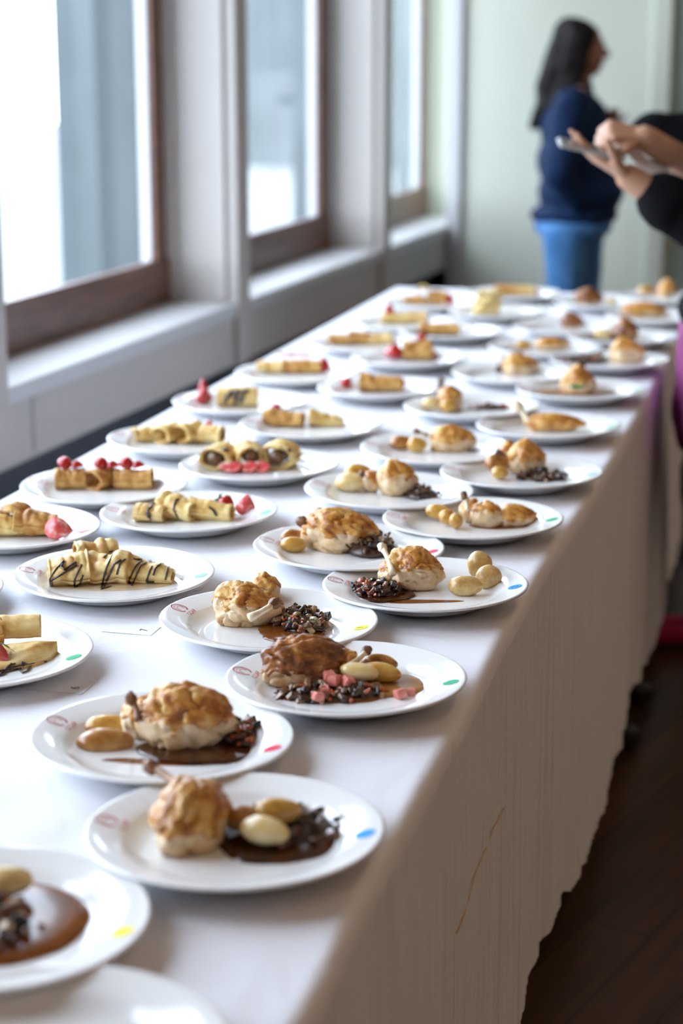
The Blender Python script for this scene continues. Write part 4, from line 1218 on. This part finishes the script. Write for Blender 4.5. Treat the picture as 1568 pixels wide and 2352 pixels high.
drizzle('C6', [[(500, 1052), (512, 1034), (530, 1034)], [(560, 1055), (566, 1030), (590, 1034)], [(620, 1050), (640, 1026), (668, 1036)], [(480, 1050), (500, 1038)]], 'chocolate bands over the spiral crepe rolls', .0040)
use('C7')
for i, (x, c) in enumerate([(335, 'pale crepe at the outer end of four'), (384, 'second of four pale crepes from the outer end'), (436, 'third of four pale crepes from the outer end'), (482, 'chocolate-dusted pale crepe with a red berry on it')]):
    crepe(x, 1014, .05, .044, (.026, .034, .036, .030)[i], (20, 60, 50, -15)[i], 371 + i, c, 'C7', 'crepe_yellow', ruff=.1)
berry(478, 1008, .009, .016, (60, 0, 30), 376, 'small red berry piece on the last pale crepe', leaves=False, lift=.026, half=True)
use('C8')
crepe(652, 978, .078, .05, .034, -10, 381, 'folded golden crepe nearest the berry, plain two-crepe plate', 'C8', 'crepe_gold', taper=.2)
crepe(750, 978, .066, .05, .034, -6, 382, 'golden wedge crepe farther from the berry, plain two-crepe plate', 'C8', 'crepe_yellow', taper=.6)
berry(632, 962, .014, .024, (40, 0, 0), 383, 'red strawberry behind the plain golden crepe', lift=.01)
use('C9')
crepe(546, 932, .084, .046, .040, 0, 391, 'blocky pale crepe with blue-black berries on top', 'C9', 'crepe_yellow', ruff=.05)
drizzle('C9', [[(515, 925), (528, 902), (540, 900)], [(540, 928), (542, 900), (552, 898)], [(552, 925), (560, 898), (572, 898)]], 'dark berry sauce down the blocky crepe', .0055, 'mush_black')
for i, (dx, h) in enumerate([(-6, 0), (2, .012), (12, 0)]):
    berry(467 + dx, 928 - i, .013, .044 - .012 * (i == 2), (-14 + 8 * i, -20 + 20 * i, 160), 393 + i, ('outer slice of the standing strawberry fan', 'tallest slice of the standing strawberry fan', 'short slice of the strawberry fan beside the blocky crepe')[i], half=True, leaves=False, lift=h, group='strawberry fan slices')
use('C10')
crepe(874, 896, .092, .058, .038, -4, 401, 'heaped golden crepe ringed by red fruit', 'C10', 'crepe_gold', taper=.2)
for i, (x, y, c) in enumerate([(795, 893, 'red fruit piece left of the heaped crepe'), (905, 898, 'red fruit piece in front of the heaped crepe'), (930, 895, 'red fruit piece right of the heaped crepe')]):
    berry(x, y, .013, .024, (-80, 0, 40 * i), 402 + i, c, leaves=False, half=i == 1)
use('C11')
crepe(622, 856, .066, .05, .026, 4, 411, 'pale crepe at the outer end beside the strawberry-topped one', 'C11', 'crepe')
crepe(692, 856, .090, .05, .030, 0, 412, 'crepe with strawberry slices along its top', 'C11', 'crepe_gold')
for i, x in enumerate((655, 680, 702)): berry_slice(x, 848, .012, .036, (-20, 10, 20 * i), ('first', 'middle', 'last')[i] + ' strawberry slice on the crepe beside a whole berry', lift=.028)
berry(742, 856, .018, .038, (4, 0, 0), 415, 'whole red strawberry standing at the end of the crepes', leaves=False)
use('C12')
berry(905, 822, .024, .036, (0, 0, 0), 421, 'large dark red strawberry left of a golden crepe', leaves=False)
crepe(958, 824, .070, .058, .044, 0, 422, 'golden crepe mound right of the large dark strawberry', 'C12', 'crepe_gold')
berry(992, 824, .012, .02, (-80, 0, 0), 423, 'small red piece at the end of the golden crepe mound', leaves=False)
berry(968, 822, .012, .02, (-60, 0, 0), 424, 'red piece on top of the golden crepe mound', leaves=False, lift=.038)
use('C13')
for i, (x, w, c) in enumerate([(775, .05, 'low crepe at the outer end, seventh window-side plate'), (822, .05, 'tallest middle crepe, seventh window-side plate'), (872, .066, 'low crepe at the inner end, seventh window-side plate')]):
    crepe(x, 790, w, .05, (.024, .032, .026)[i], 0, 431 + i, c, 'C13', ('crepe_gold', 'crepe_gold', 'crepe')[i], sub=0)
use('C14')
crepe(1008, 766, .105, .05, .026, 0, 441, 'flat brown crepe on the inner row near the far end', 'C14', 'crepe_gold', sub=0)
use('C15')
crepe(905, 742, .070, .05, .028, 0, 451, 'pale crepe under the standing pink strawberry', 'C15', 'crepe_yellow', sub=0)
crepe(955, 742, .055, .05, .030, 0, 452, 'golden crepe right of the standing pink strawberry', 'C15', 'crepe', sub=0)
berry(893, 741, .016, .034, (6, 0, 0), 453, 'pink strawberry standing on the pale crepe at the far end', leaves=False, lift=.022)
use('C16')
for i in range(3):
    crepe(1120 + (i - 1) * 4, 722, .072 - .01 * i, .056, .024, 20 * i, 461 + i, ('bottom', 'middle', 'top')[i] + ' layer of the tall pale yellow stack', 'C16', 'custard', sub=0, lift=.022 * i, ruff=.05)
use('C17')
crepe(950, 697, .060, .05, .022, 0, 471, 'flat crepe at the outer end, far left corner plate', 'C17', 'crepe_gold', sub=0)
crepe(972, 697, .040, .04, .055, 90, 472, 'tall golden crepe, far left corner plate', 'C17', 'crepe_yellow', sub=0)
crepe(1002, 697, .055, .05, .038, 0, 473, 'brown crepe beside the berry, far left corner plate', 'C17', 'crepe_gold', sub=0)
berry(1029, 698, .018, .034, (0, 0, 0), 474, 'dark red strawberry on the far left corner plate', leaves=False)
use('C18')
crepe(1160, 677, .062, .05, .030, 0, 481, 'golden crepe on the outer side of the far end plate', 'C18', 'crepe_gold', sub=0)
crepe(1205, 677, .055, .05, .026, 0, 482, 'brownish crepe on the inner side of the far end plate', 'C18', 'crepe', sub=0)
berry(1224, 677, .013, .028, (0, 0, 0), 483, 'red strawberry at the end of the far end plate', leaves=False)

# number cards tucked under the plates
for px, py, num, ang, lab in [(318, 1446, '7', 0, 'white paper card numbered 7 beside the sharp plate'), (158, 1578, '6', 0, 'white paper card numbered 6 in the shadow of the strawberry plate'), (430, 1345, '8', 0, 'white paper card numbered 8 under the chocolate-striped crepe plate')]:
    c = at_z(px, py, TZ)
    c.z = max(cbv.ray_cast(c + V((dx, dy, .1)), V((0, 0, -1)))[0].z for dx in (-.04, -.01, .02) for dy in (-.018, 0, .018))
    bm = bmesh.new(); bx(bm, (-.034, -.019, 0), (.034, .019, .0003)); o = bm_obj('number_card', bm, M['card'], None, False)
    o.location = c + V((-.010, 0, 0)) + V((0, 0, .0001)); tag(o, lab, 'card', 'number cards under the plates')
    v, f = text_mesh(num, .016); mesh_obj('number', [(.018 - q.y, q.x, .0006) for q in v], f, M['ink'], o, smooth=False)
    bm = bmesh.new()
    for lo, hi in (((-.034, -.019, .0003), (.034, -.0186, .0005)), ((.0336, -.019, .0003), (.034, .019, .0005))): bx(bm, lo, hi)
    bm_obj('edge_line', bm, M['grey_ink'], o, False)

# ------------------------------------------------------------------ people
def ball(bm, c, rx, ry, rz, n=2, axes=None):
    vs, fs = ico(n); ax = axes or (RIGHT, HEAD, V((0, 0, 1)))
    b = [bm.verts.new(c + ax[0] * (p.x * rx) + ax[1] * (p.y * ry) + ax[2] * (p.z * rz)) for p in vs]
    for f in fs: bm.faces.new([b[i] for i in f])


def limb(bm, a, b, ra, rb, n=14):
    vs, fs = tube_data([a, a.lerp(b, .5), b], [ra, (ra + rb) / 2, rb], n)
    q = [bm.verts.new(v) for v in vs]
    for f in fs: bm.faces.new([q[i] for i in f])
    ball(bm, a, ra, ra, ra); ball(bm, b, rb, rb, rb)


def fuse(name, bm, m, voxel, parent=None, smooth=4, wob=0.0, wf=9.0):
    """Fuses the overlapping volumes into one continuous skin."""
    bmesh.ops.recalc_face_normals(bm, faces=bm.faces)
    me = bpy.data.meshes.new('t'); bm.to_mesh(me); bm.free(); o = bpy.data.objects.new('t', me); COL.objects.link(o)
    r = o.modifiers.new('r', 'REMESH'); r.mode = 'VOXEL'; r.voxel_size = voxel
    s = o.modifiers.new('s', 'SMOOTH'); s.iterations = smooth; s.factor = .5
    dg = bpy.context.evaluated_depsgraph_get(); out = bpy.data.meshes.new_from_object(o.evaluated_get(dg))
    bpy.data.objects.remove(o); out.name = name
    out.materials.clear(); out.materials.append(m)
    if wob:
        for v in out.vertices:
            v.co += v.normal * wob * (noise.noise(v.co * wf) + .5 * noise.noise(V((v.co.x * wf * 2.3, v.co.y * wf * 2.3, v.co.z * wf * .9))))
    out.polygons.foreach_set('use_smooth', [True] * len(out.polygons))
    return link(bpy.data.objects.new(name, out), parent)


def hand(bm, W, f, n, size=1.0, curl=(20, 25, 20), spread=.020, thumb_side=1, curls=None, thumb_curl=25):
    """Palm with four jointed fingers and a thumb: f to the knuckles, n out of the back of the hand."""
    f = f.normalized(); s = f.cross(n).normalized(); n = s.cross(f).normalized(); k = size
    lens = (.078, .086, .080, .062)
    for i in range(4):
        off = (i - 1.5) * spread * k * thumb_side
        kn = W + f * (.088 - .004 * abs(i - 1.2)) * k + s * off
        limb(bm, W + s * off * .55 + f * .01, kn, .0135 * k, .0105 * k, 10)
        d = (f + s * off * 1.2).normalized(); p = kn; cc = curls[i] if curls else curl
        ax = d.cross(n).normalized()
        for j, (fr_, r0, r1) in enumerate(((.45, .0098, .0088), (.31, .0088, .008), (.24, .008, .0066))):
            d = (Matrix.Rotation(radians(-cc[j]), 3, ax) @ d).normalized()
            q = p + d * lens[i] * fr_ * k; limb(bm, p, q, r0 * k, r1 * k, 10); p = q
    # thumb from the side of the palm near its base
    t0 = W + f * .022 * k - s * .026 * k * thumb_side; td = (f * .75 - s * .62 * thumb_side - n * .25).normalized()
    t1 = t0 + td * .040 * k; limb(bm, W + f * .012 - s * .012 * k * thumb_side, t1, .015 * k, .0115 * k, 10)
    td2 = (td + f * .45 - n * .012 * thumb_curl).normalized(); t2 = t1 + td2 * .032 * k; limb(bm, t1, t2, .0108 * k, .0098 * k, 10)
    td3 = (td2 + f * .3 - n * .2).normalized(); limb(bm, t2, t2 + td3 * .024 * k, .0098 * k, .0078 * k, 10)


def face_head(bm, HC, look, side, k=1.0):
    """Head volumes about HC: look is the facing direction, side points to its own left."""
    U = V((0, 0, 1)); ax = (look, side, U)
    ball(bm, HC + look * -.012 * k + U * .028 * k, .092 * k, .074 * k, .086 * k, 3, ax)       # cranium
    ball(bm, HC + look * .030 * k - U * .022 * k, .060 * k, .060 * k, .080 * k, 3, ax)         # face
    ball(bm, HC + look * .050 * k - U * .082 * k, .030 * k, .036 * k, .026 * k, 2, ax)         # chin
    for sg in (-1, 1):
        limb(bm, HC + look * .040 * k - U * .086 * k + side * .018 * sg * k, HC - look * .012 * k - U * .052 * k + side * .055 * sg * k, .020 * k, .018 * k, 10)   # jaw
        ball(bm, HC + look * .058 * k - U * .020 * k + side * .034 * sg * k, .026 * k, .024 * k, .022 * k, 2, ax)   # cheekbone
        ball(bm, HC - look * .012 * k - U * .010 * k + side * .076 * sg * k, .018 * k, .008 * k, .030 * k, 2, ax)   # ear
        ball(bm, HC + look * .078 * k + U * .026 * k + side * .026 * sg * k, .012 * k, .024 * k, .009 * k, 2, ax)   # brow
    limb(bm, HC + look * .084 * k + U * .012 * k, HC + look * .108 * k - U * .026 * k, .008 * k, .0115 * k, 10)       # nose
    for sg in (-1, 1): ball(bm, HC + look * .098 * k - U * .028 * k + side * .010 * sg * k, .010 * k, .008 * k, .007 * k, 2, ax)
    ball(bm, HC + look * .084 * k - U * .050 * k, .010 * k, .022 * k, .006 * k, 2, ax); ball(bm, HC + look * .082 * k - U * .061 * k, .010 * k, .019 * k, .007 * k, 2, ax)


def face_parts(parent, HC, look, side, k=1.0):
    U = V((0, 0, 1)); ax = (look, side, U)
    for sg in (-1, 1):
        bm = bmesh.new(); ball(bm, HC + look * .0795 * k + U * .006 * k + side * .030 * sg * k, .010 * k, .013 * k, .008 * k, 2, ax); bm_obj('eye', bm, M['eye'], parent)
    bm = bmesh.new(); ball(bm, HC + look * .088 * k - U * .051 * k, .009 * k, .020 * k, .0045 * k, 2, ax); ball(bm, HC + look * .086 * k - U * .060 * k, .009 * k, .017 * k, .0055 * k, 2, ax); fuse('lips', bm, M['lip'], .003, parent, 1)


Z3 = V((0, 0, 1))
# --- the woman by the far wall, in profile
DW = 7.75


def w_(px, py, off=0.0): return at_d(px, py, DW) + HEAD * off


root = w_(1318, 400); root.z = 0
woman = empty('person', root); tag(woman, 'woman with long dark hair, navy jacket and jeans, in profile by far wall', 'person')


def keep_parent(o, p):
    o.parent = p; o.matrix_parent_inverse = Matrix.Translation(-p.location)


bm = bmesh.new()
HC = w_(1336, 112)
face_head(bm, HC, RIGHT, HEAD, 1.0)
limb(bm, w_(1330, 150), w_(1322, 215), .052, .060)
ball(bm, w_(1316, 300), .115, .165, .15); ball(bm, w_(1318, 410), .125, .155, .15); ball(bm, w_(1316, 500), .13, .165, .12)
limb(bm, w_(1318, 228, -.14), w_(1322, 228, .14), .058, .058)
sh = {-1: w_(1298, 240, -.175), 1: w_(1340, 238, .175)}
el = {-1: w_(1268, 392, -.235), 1: w_(1378, 372, .24)}
wr_ = {-1: w_(1322, 462, -.17), 1: w_(1408, 300, .12)}
for sg in (-1, 1):
    limb(bm, sh[sg], el[sg], .050, .042); limb(bm, el[sg], wr_[sg], .040, .026)
hand(bm, wr_[-1], w_(1352, 500, -.08) - wr_[-1], V(-HEAD), .95, (18, 24, 18), thumb_side=-1)
hand(bm, wr_[1], w_(1406, 250, .06) - wr_[1], V(HEAD), .95, (30, 40, 30))
legs = {-1: (w_(1292, 525, -.09), w_(1290, 672, -.10)), 1: (w_(1340, 525, .09), w_(1346, 672, .10))}
for sg in (-1, 1):
    h, kn = legs[sg]; an = V((kn.x, kn.y, .09)) - RIGHT * .02
    limb(bm, h, kn, .082, .056); limb(bm, kn, an, .054, .036)
    limb(bm, V((an.x, an.y, .045)) - RIGHT * .03, V((an.x, an.y, .032)) + RIGHT * .15, .036, .028)
body = fuse('body', bm, M['flesh'], .006, None, 3); keep_parent(body, woman)

bm = bmesh.new()
ball(bm, w_(1318, 290), .142, .200, .15, 3); ball(bm, w_(1322, 370), .160, .195, .15, 3); ball(bm, w_(1333, 440), .178, .200, .115, 3); ball(bm, w_(1318, 492), .182, .195, .060, 3)
limb(bm, w_(1312, 236, -.15), w_(1325, 232, .15), .070, .070); limb(bm, w_(1326, 205), w_(1322, 235), .066, .085)
for sg in (-1, 1):
    limb(bm, sh[sg], el[sg], .076, .064); limb(bm, el[sg], el[sg].lerp(wr_[sg], .92), .062, .044)
o = fuse('jacket', bm, M['navy'], .011, None, 3, .007, 9); keep_parent(o, woman)
bm = bmesh.new()
ball(bm, w_(1316, 515), .165, .185, .085, 3)
for sg in (-1, 1):
    h, kn = legs[sg]; an = V((kn.x, kn.y, .09)) - RIGHT * .02
    limb(bm, h, kn, .098, .074); limb(bm, kn, an, .072, .062)
o = fuse('jeans', bm, M['denim'], .011, None, 3, .004, 12); keep_parent(o, woman)
for sg in (-1, 1):
    h, kn = legs[sg]; bm = bmesh.new(); a = V((kn.x, kn.y, .05)) - RIGHT * .06
    limb(bm, a, a + RIGHT * .20 - Z3 * .014, .048, .036); 
    for v in bm.verts: v.co.z = max(.001, v.co.z)
    o = fuse('shoe', bm, M['black_cloth'], .008, None, 2); keep_parent(o, woman)
bm = bmesh.new()
ball(bm, HC - RIGHT * .030 + Z3 * .034, .096, .090, .096, 3)
for a, b, ra, rb, of in [((1318, 88), (1296, 150), .085, .092, 0), ((1296, 150), (1276, 205), .092, .080, 0), ((1276, 205), (1254, 255), .078, .056, 0), ((1254, 255), (1222, 292), .050, .018, 0),
                         ((1318, 95), (1304, 190), .06, .055, -.055), ((1318, 95), (1304, 190), .06, .055, .055), ((1304, 190), (1276, 260), .05, .03, -.075), ((1268, 230), (1238, 285), .045, .02, .06)]:
    limb(bm, w_(*a, of), w_(*b, of), ra, rb)
o = fuse('hair', bm, M['hair'], .009, None, 2, .012, 16); keep_parent(o, woman)

holder = empty('t', V((0, 0, 0))); face_parts(holder, HC, RIGHT, HEAD)
for c in list(holder.children): c.parent = None; keep_parent(c, woman)
bpy.data.objects.remove(holder)


def standing(root_px, d, top_m, leg_m, shoe_m, flesh, hair_m, label, arms, leg_name, height=1.64, feet=((0, .09), (0, -.09))):
    """A person facing the table from its right side, reaching in over it; arms = per side (shoulder, elbow, wrist, hand dir, back of hand, sleeve end, hand kwargs)."""
    R0 = at_d(root_px, 900, d); R0.z = 0; look = -RIGHT; side = -HEAD; s = height / 1.64
    e = empty('person', R0); tag(e, label, 'person')
    up = lambda x, y, z: R0 + look * x + side * y + Z3 * (z * s)
    bm = bmesh.new(); HC = up(.02, 0, 1.51); face_head(bm, HC, look, side)
    limb(bm, up(-.01, 0, 1.45), up(-.01, 0, 1.36), .052, .06); ball(bm, up(0, 0, 1.22), .11, .16, .16); ball(bm, up(0, 0, 1.02), .11, .145, .15); ball(bm, up(0, 0, .90), .12, .165, .12)
    limb(bm, up(0, -.14, 1.35), up(0, .14, 1.35), .055, .055)
    for (S, E_, W_, f, n, sl, kw) in arms:
        limb(bm, S, E_, .047, .042); limb(bm, E_, W_, .042, .029); hand(bm, W_, f, n, **kw)
    hips = [up(0, .09, .86), up(0, -.09, .86)]; ank = [up(fx, fy, .09) for fx, fy in feet]
    knees = [h.lerp(a, .5) + look * .03 for h, a in zip(hips, ank)]
    for h, k_, a in zip(hips, knees, ank):
        limb(bm, h, k_, .08, .056); limb(bm, k_, a, .053, .036)
        limb(bm, a - look * .03 - Z3 * .045, a + look * .14 - Z3 * .055, .036, .026)
    o = fuse('body', bm, flesh, .005, None, 3); keep_parent(o, e)
    bm = bmesh.new(); ball(bm, up(0, 0, 1.20), .14, .19, .17, 3); ball(bm, up(.0, 0, 1.03), .14, .18, .16, 3); limb(bm, up(0, -.15, 1.345), up(0, .15, 1.345), .068, .068); ball(bm, up(0, 0, .93), .15, .19, .08, 3)
    for (S, E_, W_, f, n, sl, kw) in arms:
        limb(bm, S, E_, .068, .064); c = E_.lerp(W_, sl); limb(bm, E_, c, .064, .058); limb(bm, c.lerp(E_, .12), c, .064, .062)
    o = fuse('jacket', bm, top_m, .010, None, 2, .005, 12); keep_parent(o, e)
    bm = bmesh.new()
    if leg_name == 'tunic':
        ball(bm, up(0, 0, .88), .145, .20, .10, 3); limb(bm, up(0, -.07, .86), up(0, -.09, .66), .135, .138, 20); limb(bm, up(0, .07, .86), up(0, .07, .66), .135, .138, 20)
    else:
        ball(bm, up(0, 0, .88), .14, .19, .10, 3)
        for h, k_, a in zip(hips, knees, ank): limb(bm, h, k_, .096, .072); limb(bm, k_, a, .072, .060)
    o = fuse(leg_name, bm, leg_m, .010, None, 2, .005, 12); keep_parent(o, e)
    if leg_name == 'tunic':
        bm = bmesh.new()
        for k_, a in zip(knees, ank): limb(bm, k_ + Z3 * .03, a, .075, .055)
        ball(bm, up(0, 0, .70), .12, .16, .2, 3)
        o = fuse('trousers', bm, M['black_cloth'], .010, None, 2, .004, 12); keep_parent(o, e)
    for fx, fy in feet:
        bm = bmesh.new(); a = up(fx - .07, fy, .045 / s)
        limb(bm, a, a + look * .235 - Z3 * .010, .046, .036)
        for v in bm.verts: v.co.z = max(.001, v.co.z)
        o = fuse('shoe', bm, shoe_m, .008, None, 2); keep_parent(o, e)
    bm = bmesh.new(); ball(bm, HC - look * .028 + Z3 * .034, .094, .088, .094, 3); limb(bm, HC - look * .07, HC - look * .085 - Z3 * .16, .07, .05); 
    o = fuse('hair', bm, hair_m, .009, None, 2, .010, 16); keep_parent(o, e)
    holder = empty('t', V((0, 0, 0))); face_parts(holder, HC, look, side)
    for c in list(holder.children): c.parent = None; keep_parent(c, e)
    bpy.data.objects.remove(holder)
    return e


# --- person reaching in with a phone
D2 = 4.1


def q_(px, py, off=0.0): return at_d(px, py, D2) + HEAD * off


near = (q_(1722, 235, -.17), q_(1650, 545, -.10), q_(1428, 400, -.10), q_(1330, 342, -.10) - q_(1428, 400, -.10), -Z3 - RIGHT * .55 - HEAD * .1, .66, dict(size=.94, curl=(8, 10, 8), thumb_side=-1, thumb_curl=40))
far = (q_(1722, 235, .17), q_(1735, 470, .10), q_(1482, 318, .02), q_(1400, 300, .0) - q_(1482, 318, .02), Z3 * .8 - HEAD * .55, .30,
       dict(size=.94, thumb_side=1, curls=((55, 30, 15), (60, 60, 40), (62, 65, 45), (62, 65, 45))))
p2 = standing(1703, D2, M['black_cloth'], M['purple'], M['magenta'], M['flesh_light'], M['hair'], 'person in black sleeves and purple tunic at the right border, holding a phone', [near, far], 'tunic', 1.62, [(-.12, .07), (-.04, -.42)])
# phone lying on the near hand's fingers
pa = q_(1267, 320, -.115); pb = q_(1402, 349, -.115); pd = (pb - pa).normalized(); pw = (HEAD + Z3 * .16).normalized(); pw = (pw - pd * pw.dot(pd)).normalized(); pn = pd.cross(pw).normalized()
if pn.z < 0: pn = -pn
PM = Matrix(((pd.x, pw.x, pn.x, pa.x), (pd.y, pw.y, pn.y, pa.y), (pd.z, pw.z, pn.z, pa.z), (0, 0, 0, 1)))
bm = bmesh.new(); bx(bm, (0, -.036, -.005), (.146, .036, .005), PM); bmesh.ops.bevel(bm, geom=list(bm.edges), offset=.0035, segments=3, affect='EDGES')
ph = bm_obj('phone', bm, M['phone_case'], None, False); tag(ph, 'thin silver phone lying in the open hand at the right border', 'phone')
bm = bmesh.new(); bx(bm, (.006, -.032, .0051), (.140, .032, .0056), PM); bm_obj('screen', bm, M['screen'], ph, False)
# sheet of paper between the two forearms
pp = [q_(1426, 334, .0), q_(1453, 372, -.02), q_(1497, 410, -.03), q_(1556, 420, -.03), q_(1536, 386, .03), q_(1492, 364, .04), q_(1442, 332, .03)]
vs = [p for p in pp] + [p - Z3 * .002 for p in pp]; n = len(pp)
sh_ = mesh_obj('paper_sheet', vs, [tuple(range(n)), tuple(range(2 * n - 1, n - 1, -1))] + [(k, (k + 1) % n, n + (k + 1) % n, n + k) for k in range(n)], M['paper'], None, False)
tag(sh_, 'white paper sheet held between the two forearms at the right border', 'paper')
# --- a third person behind, one black sleeve in view
D3 = 5.4


def t_(px, py, off=0.0): return at_d(px, py, D3) + HEAD * off


na = (t_(1740, 220, -.17), t_(1650, 300, -.12), t_(1466, 305, -.1), t_(1400, 310, -.1) - t_(1466, 305, -.1), Z3, .93, dict(size=.95, curl=(20, 30, 20), thumb_side=1))
fa = (t_(1740, 220, .17), t_(1760, 400, .22), t_(1650, 420, .12), -RIGHT, Z3, .9, dict(size=.95, curl=(20, 30, 20)))
standing(1742, D3, M['black_cloth'], M['black_cloth'], M['black_cloth'], M['flesh_tan'], M['hair'], 'person in black behind the phone holder, only one sleeve reaching into view', [na, fa], 'trousers', 1.66)
